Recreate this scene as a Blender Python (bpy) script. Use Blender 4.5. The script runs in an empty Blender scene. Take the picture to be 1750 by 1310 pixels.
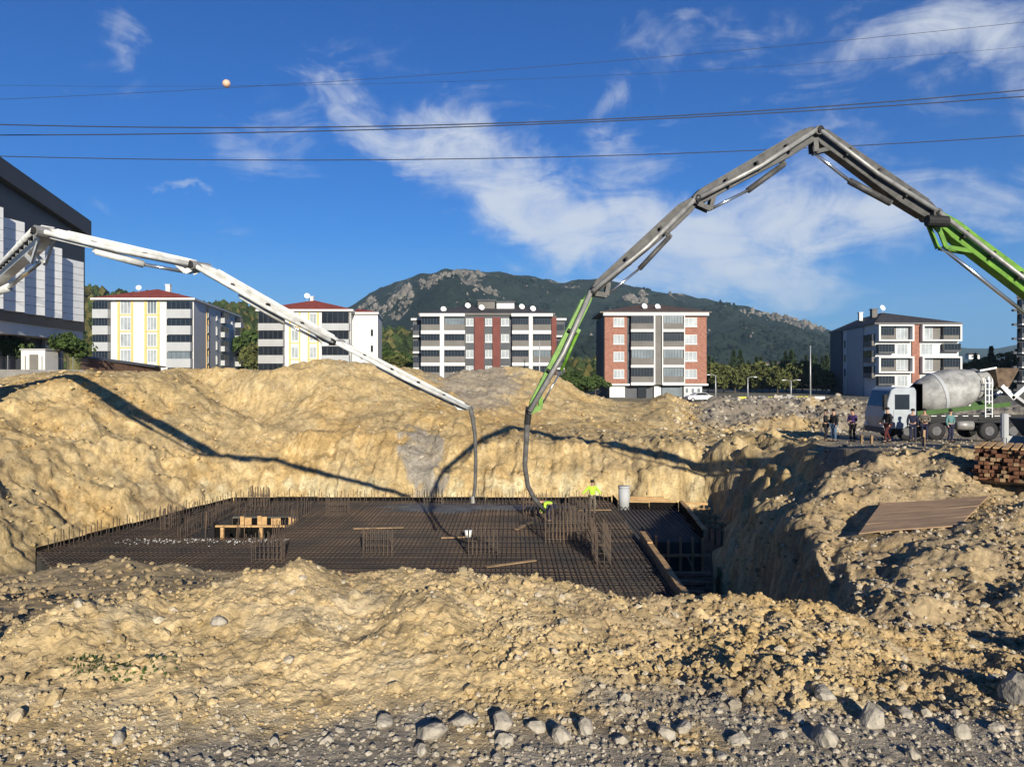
import bpy, bmesh, math, random
import numpy as np
from mathutils import Vector, Matrix, Quaternion
R = math.radians
random.seed(7); rng = np.random.default_rng(7)
sc = bpy.context.scene
COL = sc.collection

# ------------------------------------------------------------------ camera
# X to the right, Y away from the camera, Z up; the camera's eye is the origin
FP, CX, HY = 1300.0, 875.0, 640.0            # focal length, centre column and horizon row of a 1750 px wide picture
cam_d = bpy.data.cameras.new('camera'); cam = bpy.data.objects.new('camera', cam_d); COL.objects.link(cam)
cam.location = (0, 0, 0); cam.rotation_euler = (R(90), 0, 0)
cam_d.sensor_fit = 'HORIZONTAL'; cam_d.angle = 2 * math.atan(875 / FP); cam_d.shift_y = -15 / 1750
cam_d.clip_start = 0.1; cam_d.clip_end = 12000
sc.camera = cam

# ------------------------------------------------------------------ sun, sky, exposure
SUN = Vector((0.2385, -1.0, 0.3055)).normalized()      # towards the sun
sun_d = bpy.data.lights.new('sun', 'SUN'); sun_d.energy = 5.0; sun_d.angle = R(0.5); sun_d.color = (1.0, 0.925, 0.77)
sun = bpy.data.objects.new('sun', sun_d); COL.objects.link(sun)
sun.rotation_euler = (-SUN).to_track_quat('-Z', 'Y').to_euler(); sun.location = (20, -60, 60)

world = bpy.data.worlds.new('World'); sc.world = world; world.use_nodes = True
def build_world():
    nt = world.node_tree; N = nt.nodes; L = nt.links; N.clear()
    def nd(t, **k):
        n = N.new(t)
        for a, b in k.items(): setattr(n, a, b)
        return n
    def m(op, a, b=None, c=None, clamp=False):
        n = nd('ShaderNodeMath', operation=op, use_clamp=clamp)
        for i, v in enumerate((a, b, c)):
            if v is None: continue
            if isinstance(v, (int, float)): n.inputs[i].default_value = v
            else: L.new(v, n.inputs[i])
        return n.outputs[0]
    sky = nd('ShaderNodeTexSky', sky_type='NISHITA'); sky.sun_disc = False
    sky.sun_elevation = math.asin(SUN.z); sky.sun_rotation = math.atan2(SUN.x, SUN.y)
    sky.altitude = 700; sky.air_density = 1.0; sky.dust_density = 0.1; sky.ozone_density = 2.0
    hs = nd('ShaderNodeHueSaturation'); hs.inputs['Saturation'].default_value = SKY_SAT; hs.inputs['Value'].default_value = SKY_VAL
    L.new(sky.outputs[0], hs.inputs['Color'])
    ti = nd('ShaderNodeMixRGB', blend_type='MULTIPLY'); ti.inputs[0].default_value = 1; L.new(hs.outputs[0], ti.inputs[1]); ti.inputs[2].default_value = SKY_TINT; hs = ti      # clear dry air
    tc = nd('ShaderNodeTexCoord'); sp = nd('ShaderNodeSeparateXYZ'); L.new(tc.outputs['Generated'], sp.inputs[0])
    az = m('ARCTAN2', sp.outputs[0], sp.outputs[1]); el = m('ARCSINE', sp.outputs[2])
    cb = nd('ShaderNodeCombineXYZ'); L.new(az, cb.inputs[0]); L.new(el, cb.inputs[1])
    # slow warp so that the cloud banks have feathered, uneven borders
    w = nd('ShaderNodeTexNoise'); w.inputs['Scale'].default_value = 7; w.inputs['Detail'].default_value = 5; w.inputs['Roughness'].default_value = .6
    L.new(cb.outputs[0], w.inputs['Vector'])
    ws = nd('ShaderNodeSeparateXYZ'); L.new(w.outputs['Color'], ws.inputs[0])
    azw = m('ADD', az, m('MULTIPLY', m('SUBTRACT', ws.outputs[0], .5), .22))
    elw = m('ADD', el, m('MULTIPLY', m('SUBTRACT', ws.outputs[1], .5), .16))
    tot = None
    # cloud banks: azimuth, elevation, half length, half height (degrees), tilt, weight
    for (a, e, la, lb, tl, wt) in CLOUDS:
        ca, sa = math.cos(R(tl)), math.sin(R(tl))
        dx = m('SUBTRACT', azw, R(a)); dy = m('SUBTRACT', elw, R(e))
        p = m('ADD', m('MULTIPLY', dx, ca / R(la)), m('MULTIPLY', dy, sa / R(la)))
        q = m('ADD', m('MULTIPLY', dx, -sa / R(lb)), m('MULTIPLY', dy, ca / R(lb)))
        g = m('MULTIPLY', m('EXPONENT', m('MULTIPLY', m('ADD', m('MULTIPLY', p, p), m('MULTIPLY', q, q)), -1.0)), wt)
        tot = g if tot is None else m('ADD', tot, g)
    # fibres drawn out along the wind
    mp = nd('ShaderNodeMapping'); mp.inputs['Rotation'].default_value = (0, 0, R(24)); mp.inputs['Scale'].default_value = (6, 15, 1)
    L.new(cb.outputs[0], mp.inputs[0])
    n1 = nd('ShaderNodeTexNoise'); n1.inputs['Scale'].default_value = 1.3; n1.inputs['Detail'].default_value = 9; n1.inputs['Roughness'].default_value = .62; n1.inputs['Distortion'].default_value = 1.1
    L.new(mp.outputs[0], n1.inputs['Vector'])
    n2 = nd('ShaderNodeTexNoise'); n2.inputs['Scale'].default_value = 9; n2.inputs['Detail'].default_value = 7; n2.inputs['Roughness'].default_value = .6
    L.new(cb.outputs[0], n2.inputs['Vector'])
    fib = m('ADD', m('MULTIPLY', n1.outputs[0], .62), m('MULTIPLY', n2.outputs[0], .38))
    # sparse cirrus all round the sky, banks where they stand
    d = m('ADD', m('MULTIPLY', m('SUBTRACT', fib, .5), 3.6), m('SUBTRACT', m('MULTIPLY', tot, .98), .25))
    mr = nd('ShaderNodeMapRange', interpolation_type='SMOOTHSTEP'); mr.inputs['From Min'].default_value = -.02; mr.inputs['From Max'].default_value = 1.4
    L.new(d, mr.inputs['Value'])
    den = m('MULTIPLY', mr.outputs[0], .86, clamp=True)
    # pale blue air low over the land, all the way round
    hz = nd('ShaderNodeMapRange', interpolation_type='SMOOTHERSTEP'); hz.inputs['From Min'].default_value = R(12.5); hz.inputs['From Max'].default_value = R(-4); hz.inputs['To Max'].default_value = 1.0
    L.new(el, hz.inputs['Value'])
    mh = nd('ShaderNodeMixRGB'); L.new(hz.outputs[0], mh.inputs[0]); L.new(hs.outputs[0], mh.inputs[1]); mh.inputs[2].default_value = HORIZON
    mix = nd('ShaderNodeMixRGB'); L.new(den, mix.inputs[0]); L.new(mh.outputs[0], mix.inputs[1]); mix.inputs[2].default_value = CLOUD_COL
    bg = nd('ShaderNodeBackground'); bg.inputs['Strength'].default_value = SKY_STR; L.new(mix.outputs[0], bg.inputs['Color'])
    out = nd('ShaderNodeOutputWorld'); L.new(bg.outputs[0], out.inputs[0])
SKY_SAT, SKY_VAL, SKY_STR = 1.2, 1.0, 0.07
SKY_TINT = (.08, .49, 1.0, 1)
CLOUD_COL = (6.9, 7.3, 7.9, 1)
HORIZON = (1.6, 3.5, 6.3, 1)
CLOUDS = [(-13, 19.5, 5, 2.2, -35, .8), (-18, 16.5, 4, 2.6, -35, .66), (-5, 16.5, 7, 3, -25, .85), (2, 12.5, 8, 3.5, -30, .9), (10, 10, 10, 3.4, -8, .88), (19, 10.5, 9, 3.4, 5, .82), (27, 10, 9, 3.2, -5, .74),
          (8, 16.5, 4, 1.6, -10, .6), (15, 23, 7, 2.2, -15, .75), (30, 21.5, 7, 3, -8, 1.0), (37, 18, 6, 3.4, -20, .85), (7.5, 20, 3, 1.2, 35, .55), (22, 16, 6, 1.6, -15, .45), (14, 6, 12, 1.8, 0, .5),
          (-30, 12.5, 3, .8, -5, .5), (-22.6, 12.4, 2.3, .35, -22, .8), (-27.5, 22.0, 1.6, .8, -40, .42),
          (62, 18, 18, 6, 10, .7), (-70, 22, 16, 5, -15, .7), (120, 28, 20, 6, 0, .7), (-130, 24, 20, 6, 10, .7), (175, 40, 22, 8, 0, .6)]
build_world()
vs = sc.view_settings; vs.view_transform = 'Standard'; vs.look = 'None'; vs.gamma = 1; vs.exposure = 0.6
sc.render.engine = 'CYCLES'; sc.cycles.max_bounces = 6; sc.cycles.diffuse_bounces = 3; sc.cycles.transparent_max_bounces = 8

# ------------------------------------------------------------------ helpers
def P(px, py, d):
    return Vector(((px - CX) / FP * d, d, -(py - HY) / FP * d))
def tag(o, label=None, cat=None, group=None, kind=None):
    if label: o['label'] = label
    if cat: o['category'] = cat
    if group: o['group'] = group
    if kind: o['kind'] = kind
    return o
def empty(name, loc, label=None, cat=None, group=None):
    o = bpy.data.objects.new(name, None); COL.objects.link(o); o.location = loc; o.empty_display_size = .3
    return tag(o, label, cat, group)
class MB:
    def __init__(s): s.v = []; s.f = []
    def add(s, vs_, fs): b = len(s.v); s.v += [tuple(p) for p in vs_]; s.f += [tuple(b + i for i in f) for f in fs]; return s
    def box8(s, p): return s.add(p, [(0, 3, 2, 1), (4, 5, 6, 7), (0, 1, 5, 4), (1, 2, 6, 5), (2, 3, 7, 6), (3, 0, 4, 7)])
    def box(s, x0, x1, y0, y1, z0, z1):
        return s.box8([(x0, y0, z0), (x1, y0, z0), (x1, y1, z0), (x0, y1, z0), (x0, y0, z1), (x1, y0, z1), (x1, y1, z1), (x0, y1, z1)])
    def beam(s, p, q, w, h, w2=None, h2=None, up=(0, 0, 1)):
        p = Vector(p); q = Vector(q); a = (q - p).normalized(); upv = Vector(up)
        if abs(a.dot(upv)) > .98: upv = Vector((1, 0, 0))
        sd = a.cross(upv).normalized(); u = sd.cross(a).normalized(); w2 = w if w2 is None else w2; h2 = h if h2 is None else h2
        pts = [c + sd * i * ww / 2 + u * j * hh / 2 for c, ww, hh in ((p, w, h), (q, w2, h2)) for i, j in ((-1, -1), (1, -1), (1, 1), (-1, 1))]
        return s.add(pts, [(0, 1, 2, 3), (7, 6, 5, 4), (0, 4, 5, 1), (1, 5, 6, 2), (2, 6, 7, 3), (3, 7, 4, 0)])
    def tube(s, pts, r, n=8, cap=True):
        pts = [Vector(p) for p in pts]; k = len(pts); rs = r if isinstance(r, (list, tuple)) else [r] * k
        b = len(s.v); prev = None
        for i, p in enumerate(pts):
            t = (pts[min(i + 1, k - 1)] - pts[max(i - 1, 0)]).normalized()
            if prev is None:
                ref = Vector((0, 0, 1)) if abs(t.z) < .9 else Vector((1, 0, 0)); a = t.cross(ref).normalized()
            else: a = (prev - t * prev.dot(t)).normalized()
            prev = a; c = t.cross(a)
            for j in range(n):
                th = 2 * math.pi * j / n; s.v.append(tuple(p + (a * math.cos(th) + c * math.sin(th)) * rs[i]))
        for i in range(k - 1):
            for j in range(n):
                s.f.append((b + i * n + j, b + i * n + (j + 1) % n, b + (i + 1) * n + (j + 1) % n, b + (i + 1) * n + j))
        if cap: s.f.append(tuple(b + j for j in reversed(range(n)))); s.f.append(tuple(b + (k - 1) * n + j for j in range(n)))
        return s
    def prism(s, poly, z0, z1):
        n = len(poly); b = len(s.v)
        s.v += [(x, y, z0) for x, y in poly] + [(x, y, z1) for x, y in poly]
        s.f.append(tuple(b + i for i in reversed(range(n)))); s.f.append(tuple(b + n + i for i in range(n)))
        for i in range(n): s.f.append((b + i, b + (i + 1) % n, b + n + (i + 1) % n, b + n + i))
        return s
    def slab(s, pts, off):          # polygon of 3-D points pushed along off
        n = len(pts); b = len(s.v); off = Vector(off); pts = [Vector(p) for p in pts]
        s.v += [tuple(p) for p in pts] + [tuple(p + off) for p in pts]
        s.f.append(tuple(b + i for i in range(n))); s.f.append(tuple(b + n + i for i in reversed(range(n))))
        for i in range(n): s.f.append((b + i, b + n + i, b + n + (i + 1) % n, b + (i + 1) % n))
        return s
    def build(s, name, mat, parent=None, smooth=False, bevel=0):
        me = bpy.data.meshes.new(name); me.from_pydata(s.v, [], s.f)
        bm = bmesh.new(); bm.from_mesh(me); bmesh.ops.recalc_face_normals(bm, faces=bm.faces); bm.to_mesh(me); bm.free()
        me.materials.append(mat)
        if smooth: me.polygons.foreach_set('use_smooth', [True] * len(me.polygons))
        o = bpy.data.objects.new(name, me); COL.objects.link(o)
        if bevel:
            bv = o.modifiers.new('bevel', 'BEVEL'); bv.width = bevel; bv.segments = 2; bv.limit_method = 'ANGLE'
        if parent: put(o, parent)
        return o
def put(o, parent):
    o.parent = parent; o.matrix_parent_inverse = Matrix.Translation(-wt(parent))
def wt(o):
    return o.location + (wt(o.parent) + o.matrix_parent_inverse.translation if o.parent else Vector())
def copy_tree(o, parent=None):
    c = o.copy(); COL.objects.link(c); c.parent = parent
    if parent: c.matrix_parent_inverse = o.matrix_parent_inverse.copy()
    for ch in o.children: copy_tree(ch, c)
    return c
def fast_mesh(name, V, F, mat, smooth=False, colors=None):
    V = np.asarray(V, dtype=np.float32); F = np.asarray(F, dtype=np.int32); k = F.shape[1]
    me = bpy.data.meshes.new(name); me.vertices.add(len(V)); me.vertices.foreach_set('co', V.ravel())
    me.loops.add(F.size); me.loops.foreach_set('vertex_index', F.ravel())
    me.polygons.add(len(F)); me.polygons.foreach_set('loop_start', np.arange(0, F.size, k, dtype=np.int32))
    if colors is not None:
        a = me.color_attributes.new('soil', 'FLOAT_COLOR', 'POINT'); c4 = np.ones((len(V), 4), np.float32); c4[:, :3] = colors; a.data.foreach_set('color', c4.ravel())
    me.polygons.foreach_set('use_smooth', np.full(len(F), smooth))
    me.update(calc_edges=True); me.validate(); me.materials.append(mat)
    o = bpy.data.objects.new(name, me); COL.objects.link(o)
    return o

# ------------------------------------------------------------------ materials
def mat(name, col, rough=.8, var=.12, scale=3.0, bump=.0, bscale=20, metal=0, spec=.3, col2=None, stretch=None, coat=0, attr=False):
    m = bpy.data.materials.new(name); m.use_nodes = True; nt = m.node_tree; b = nt.nodes['Principled BSDF']; L = nt.links
    b.inputs['Roughness'].default_value = rough; b.inputs['Metallic'].default_value = metal; b.inputs['Specular IOR Level'].default_value = spec
    if coat: b.inputs['Coat Weight'].default_value = coat
    tc = nt.nodes.new('ShaderNodeTexCoord'); vec = tc.outputs['Object']
    if stretch:
        mp = nt.nodes.new('ShaderNodeMapping'); mp.inputs['Scale'].default_value = stretch; L.new(vec, mp.inputs[0]); vec = mp.outputs[0]
    n = nt.nodes.new('ShaderNodeTexNoise'); n.inputs['Scale'].default_value = scale; n.inputs['Detail'].default_value = 6; n.inputs['Roughness'].default_value = .6
    L.new(vec, n.inputs['Vector'])
    r = nt.nodes.new('ShaderNodeValToRGB'); c2 = col2 or tuple(c * (1 - 2.2 * var) for c in col)
    r.color_ramp.elements[0].position = .3; r.color_ramp.elements[1].position = .7
    r.color_ramp.elements[0].color = (*c2, 1); r.color_ramp.elements[1].color = (*[min(1, c * (1 + .5 * var)) for c in col], 1)
    L.new(n.outputs[0], r.inputs[0]); cout = r.outputs[0]
    if attr:
        va = nt.nodes.new('ShaderNodeVertexColor'); va.layer_name = 'soil'
        mx = nt.nodes.new('ShaderNodeMixRGB'); mx.blend_type = 'MULTIPLY'; mx.inputs[0].default_value = 1; L.new(va.outputs[0], mx.inputs[1]); L.new(cout, mx.inputs[2]); cout = mx.outputs[0]
    L.new(cout, b.inputs['Base Color'])
    if bump:
        n2 = nt.nodes.new('ShaderNodeTexNoise'); n2.inputs['Scale'].default_value = bscale; n2.inputs['Detail'].default_value = 5; L.new(vec, n2.inputs['Vector'])
        bp = nt.nodes.new('ShaderNodeBump'); bp.inputs['Strength'].default_value = bump; bp.inputs['Distance'].default_value = .05; L.new(n2.outputs[0], bp.inputs['Height']); L.new(bp.outputs[0], b.inputs['Normal'])
    return m
def glass(name, col, rough=.08, spec=.5):
    return mat(name, col, rough, var=.15, scale=.6, spec=spec)

# ------------------------------------------------------------------ noise
def _h(ix, iy, s):
    n = (ix.astype(np.int64) * 374761393 + iy.astype(np.int64) * 668265263 + s * 1442695041) & 0xffffffff
    n = ((n ^ (n >> 13)) * 1274126177) & 0xffffffff
    return ((n ^ (n >> 16)) & 0xffff) / 65535.0
def vn(x, y, s=0):
    x = np.asarray(x, float); y = np.asarray(y, float)
    ix = np.floor(x); iy = np.floor(y); fx = x - ix; fy = y - iy; fx = fx * fx * fx * (fx * (fx * 6 - 15) + 10); fy = fy * fy * fy * (fy * (fy * 6 - 15) + 10)
    a = _h(ix, iy, s); b = _h(ix + 1, iy, s); c = _h(ix, iy + 1, s); d = _h(ix + 1, iy + 1, s)
    return (a + (b - a) * fx) * (1 - fy) + (c + (d - c) * fx) * fy - .5
def fbm(x, y, o=4, s=0, g=.5):
    t = 0; a = 1.0
    for i in range(o):
        c, sn = math.cos(i * .9 + .4), math.sin(i * .9 + .4)
        t = t + a * vn((x * c - y * sn) * 2 ** i, (x * sn + y * c) * 2 ** i, s + i * 17); a *= g
    return t
def sstep(a, b, x):
    t = np.clip((x - a) / (b - a), 0, 1); return t * t * (3 - 2 * t)

# ------------------------------------------------------------------ the dug-out ground
# cross-sections of the site: every row is one feature (berm crest, pit floor, bank top ...) followed from left to right.
# entries: bearing column, distance, height (below 100 = metres against the eye, above = the sight row it is seen at)
ROWS = [
 [(-900, 2, -3.1), (2600, 2, -3.1)],
 [(-900, 6.0, -3.1), (2600, 6.0, -3.1)],
 [(-900, 6.3, -3.1), (300, 6.3, -3.1), (600, 6.8, -3.08), (2600, 6.8, -3.08)],
 [(-600, 8, 1150), (0, 8, 1110), (130, 8.6, 1052), (200, 9, 1030), (330, 9.2, 1010), (430, 9.4, 985), (515, 9.5, 953), (600, 9.8, 972), (700, 10, 962), (760, 10, 972), (830, 10, 990),
  (950, 10, 1005), (1060, 10.2, 1025), (1150, 10.5, 1035), (1250, 10.5, 1030), (1350, 10.5, 1045), (1450, 10.3, 1068), (1600, 10, 1105), (1750, 9.5, 1120), (2300, 9, 1150)],
 [(-600, 10, -3.75), (0, 10, -3.75), (130, 10.8, -3.75), (330, 11.3, -3.9), (430, 11.5, -4.2), (515, 12.5, -4.8), (700, 13, -5.4), (1150, 13.5, -5.5), (1215, 13.5, -6), (1300, 13, -6), (1350, 12.5, -5.2), (1385, 12.3, -4.4), (1450, 12, -4.2), (1600, 11.8, -4.25), (1750, 11.5, -4.25), (2300, 11, -4)],
 [(-600, 14, -4.4), (0, 15, -4.6), (300, 15, -4.7), (430, 15, -5), (515, 17, -8.4), (1150, 17, -8.4), (1211, 17, -8.8), (1223, 28.0, -9), (1300, 18.8, -9), (1350, 15.3, -8.8), (1385, 13.4, -7.4), (1412, 12.8, -4.7), (1450, 14.5, 980), (1600, 14.3, 960), (1750, 14, 955), (2300, 14, -3.6)],
 [(-600, 18, -4.8), (0, 18, -5.1), (430, 18, -5.2), (515, 18, -8.8), (1211, 18, -8.9), (1223, 29.7, 962), (1300, 21.0, 900), (1350, 18.2, 905), (1385, 16.8, 920), (1412, 15.8, 940), (1450, 17.5, 905), (1600, 17, 890), (1750, 17, 872), (2300, 17, -3.4)],
 [(-600, 21, -5.3), (0, 22, 985), (100, 22, 962), (200, 22, 955), (300, 22, 965), (360, 22, 975), (450, 21, 974), (500, 20, -8.8), (1211, 20, -8.9), (1223, 31, 938), (1260, 26.6, 884), (1300, 22.6, 853), (1340, 22.2, 838), (1385, 22.0, 822), (1450, 22, 805), (1540, 22.5, 777), (1600, 23, 775), (1750, 24, 797), (2300, 24, -3.3)],
 [(-600, 24, -6), (-50, 24.5, -8.6), (0, 24.5, -9), (450, 24.5, -9), (515, 22, -8.9), (1211, 22, -8.9), (1223, 33, -9), (1300, 25, -8.5), (1340, 26, -7.5), (1450, 26, -6.5), (1540, 23.8, -3.4), (1600, 25, -2.75), (1750, 27, -2.95), (2300, 27, -3.4)],
 [(-600, 25, -6), (-150, 27, -8.5), (0, 31.5, -8.8), (60, 33.6, -8.9), (200, 37.6, -8.9), (300, 41.4, -8.9), (400, 46.3, -8.9), (1045, 46.4, -8.9), (1100, 45.2, -8.9), (1160, 44.4, -8.9), (1215, 43.2, -8.9), (1300, 38, -8), (1340, 35, -7.5), (1385, 34, -7), (1450, 30.5, -6.5), (1540, 24.3, -3.3), (1600, 28, -2.8), (1750, 30, -3), (2300, 29, -3.5)],
 [(-600, 28, -4), (-150, 30, -4.5), (0, 40, 760), (150, 45, 748), (300, 49.5, 745), (450, 50, 795), (550, 50, 800), (900, 49.5, 805), (1000, 49, 805), (1100, 48, 800), (1160, 47.2, 800), (1215, 46, 800), (1300, 41.5, 800), (1340, 38.5, 800), (1385, 36, -5.4), (1450, 31, -5), (1540, 24.8, -3), (1600, 30, 768), (1750, 33, 772), (2300, 31, -3.5)],
 [(-600, 32, -1.8), (-150, 33.5, -1.8), (0, 47, 672), (150, 52, 642), (300, 57, 641), (380, 57, 690), (450, 54, 735), (550, 53.5, 738), (700, 53.5, 742), (820, 53, 748), (900, 53, 751), (1000, 52, 753), (1100, 51, 755), (1160, 50, 756), (1215, 49, 757), (1300, 46, 758), (1340, 43, 760), (1385, 37, 763), (1450, 32, 766), (1540, 25.5, 775), (1600, 33, 765), (1750, 36, 765), (2300, 34, -3.5)],
 [(-600, 48, -1.2), (-150, 46, -1.5), (0, 55, 655), (150, 55, 643), (300, 60, 641), (380, 60, 690), (450, 57, 720), (550, 56, 715), (650, 57, 712), (760, 58, 700), (820, 60, 712), (900, 62, 720), (1000, 64, 722), (1100, 62, 735), (1215, 62, 739), (1340, 60, 740), (1450, 60, 742), (1600, 55, 745), (1750, 55, 745), (2300, 55, -4)],
 [(-600, 62, -.5), (0, 62, 645), (150, 60, 637), (250, 63, 637), (370, 64, 628), (450, 63, 634), (550, 66, 617), (640, 67, 620), (700, 70, 632), (760, 74, 648), (800, 77, 631), (860, 78, 629), (900, 78, 631), (950, 79, 645), (1000, 80, 672), (1060, 82, 688), (1100, 86, 686), (1140, 88, 669), (1180, 88, 690), (1215, 86, 685), (1350, 86, 682), (1500, 84, 690), (1600, 82, 700), (1750, 82, 712), (2300, 80, -4)],
 [(-600, 70, -.6), (450, 72, -.8), (700, 80, -2.5), (1000, 90, -3.6), (1100, 96, -3.6), (2600, 96, -3.7)],
 [(-900, 110, -.4), (450, 110, -.6), (700, 110, -2), (1000, 110, -4.2), (2600, 110, -4.2)],
 [(-900, 200, 0), (450, 200, -.6), (900, 200, -4), (2600, 200, -4.2)],
 [(-900, 420, 2), (450, 420, 0), (900, 420, -4), (2600, 420, -4.2)],
]
# the stony mound on the right lies a little farther out
for k, f in ((4, 1.1), (5, 1.2), (6, 1.23), (7, 1.2), (8, 1.12)):
    ROWS[k] = [(p, d * (1 + (f - 1) * min(1, max(0, (p - 1223) / 77))), z * f if (p >= 1300 and -7 < z < 0) else z) for p, d, z in ROWS[k]]
for k, ch in ((9, {1450: 32, 1540: 27.3, 1600: 30, 1750: 31, 1385: 34.5}), (10, {1450: 33, 1540: 28, 1600: 32}), (11, {1450: 35, 1540: 29, 1600: 35, 1385: 38.5})):
    ROWS[k] = [(p, ch.get(p, d), z) for p, d, z in ROWS[k]]
def row_arrays():
    out = []
    for r in ROWS:
        a = np.array(r, float); z = np.where(a[:, 2] > 100, -(a[:, 2] - HY) / FP * a[:, 1], a[:, 2]); out.append((a[:, 0], a[:, 1], z))
    return out
RA = row_arrays()
def height(px, d, detail=True):
    """ground height below the eye for bearing column px and distance d (arrays of one shape)"""
    px = np.asarray(px, float); d = np.asarray(d, float); x = (px - CX) / FP * d; y = d
    w = sstep(7, 14, d) * (1 - sstep(95, 120, d))
    pxw = px + w * (fbm(x * .5 + 9, y * .5, 3, 5) * 22 * np.clip(25 / d, .3, 1.2)) * (1 - sstep(1170, 1200, px) * (1 - sstep(1230, 1260, px)))
    dw = d + w * fbm(x * .42, y * .42 + 5, 4, 11) * 1.0 * np.clip(d / 30, .4, 1.2)
    D = [np.interp(pxw, a, b) for a, b, c in RA]; Z = [np.interp(pxw, a, c) for a, b, c in RA]
    z = np.where(dw < D[0], Z[0], Z[-1])
    for k in range(len(D) - 1):
        t = (dw - D[k]) / np.maximum(D[k + 1] - D[k], .05); i = (t >= 0) & (t < 1); ts = t * .55 + .45 * t * t * (3 - 2 * t)
        z = np.where(i, Z[k] + (Z[k + 1] - Z[k]) * ts, z)
    # uneven heaps, clods and runnels
    near = 1 - sstep(11, 16, d); soil = sstep(6.6, 7.6, d + fbm(x * 1.3, y * 1.3, 2, 3) * .8)
    z = z + (.05 + .95 * soil) * near * (fbm(x * .75, y * .75, 4, 21) * .29) * (sstep(6.4, 8.2, d) * .8 + .2)
    if detail:
        rightish = sstep(900, 1250, px)
        z = z + near * ((.012 + soil * (.019 + .038 * rightish)) * (np.abs(fbm(x * 3.1, y * 3.1, 4, 31)) * 2 - .35) + soil * .034 * fbm(x * 12, y * 12, 4, 33, .6))
        hill = sstep(1200, 1240, px) * sstep(11, 13, d) * (1 - sstep(28, 31, d)) * (1 - .95 * np.exp(-(((px - 1580) / 150) ** 4) - ((d - 21.4) / 2.0) ** 4))
        z = z + hill * (fbm(x * .8, y * .8, 4, 41) * .55 + .07 * np.abs(fbm(x * 4, y * 4, 3, 43)) + .03 * fbm(x * 13, y * 13, 2, 44))
        shelf = (1 - near) * (1 - sstep(23, 26, d)) * (1 - sstep(440, 520, px))
        z = z + shelf * (fbm(x * 1.1, y * 1.1, 4, 47) * .13)
        far = sstep(24, 30, d) * (1 - sstep(95, 120, d)) * (1 - sstep(1390, 1440, px) * sstep(28, 34, d) * (1 - sstep(58, 64, d)))
        flat = sstep(-8.75, -8.2, z)
        bank = flat * (1 - sstep(-4.6, -3.4, z) * .4) * (1 - sstep(56, 60, d))
        z = z + far * (.15 + .85 * flat) * (fbm(x * .33, y * .33, 5, 51) * .5 + .09 * np.abs(fbm(x * 1.3, y * 1.3, 4, 53)) + .16 * fbm(x * 2.6, y * .35, 3, 57))
        # bucket marks running down the bank
        z = z + far * bank * (.26 * fbm(x * 2.6 + .5 * np.sin(y * .3), y * .22, 3, 61))
        z = z + sstep(1120, 1180, px) * (1 - sstep(1330, 1370, px)) * sstep(37, 40, d) * (1 - sstep(47, 50, d)) * flat * (fbm(x * .55 + y * .3, y * .25, 3, 63) * 2.6)
        z = z + sstep(1180, 1230, px) * sstep(60, 66, d) * (1 - sstep(88, 92, d)) * (fbm(x * .35, y * .35, 4, 65) * 1.2)
        z = z + (1 - sstep(24, 34, d) * 0) * .04 * sstep(1390, 1440, px) * sstep(24, 34, d) * fbm(x * .8, y * .8, 3, 66)
    return z
def gz(x, y):
    return float(height(np.array([CX + FP * x / y]), np.array([float(y)]))[0])
def blob(px, d, p0, d0, rp, rd): return np.exp(-((px - p0) / rp) ** 2 - ((d - d0) / rd) ** 2)
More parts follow.
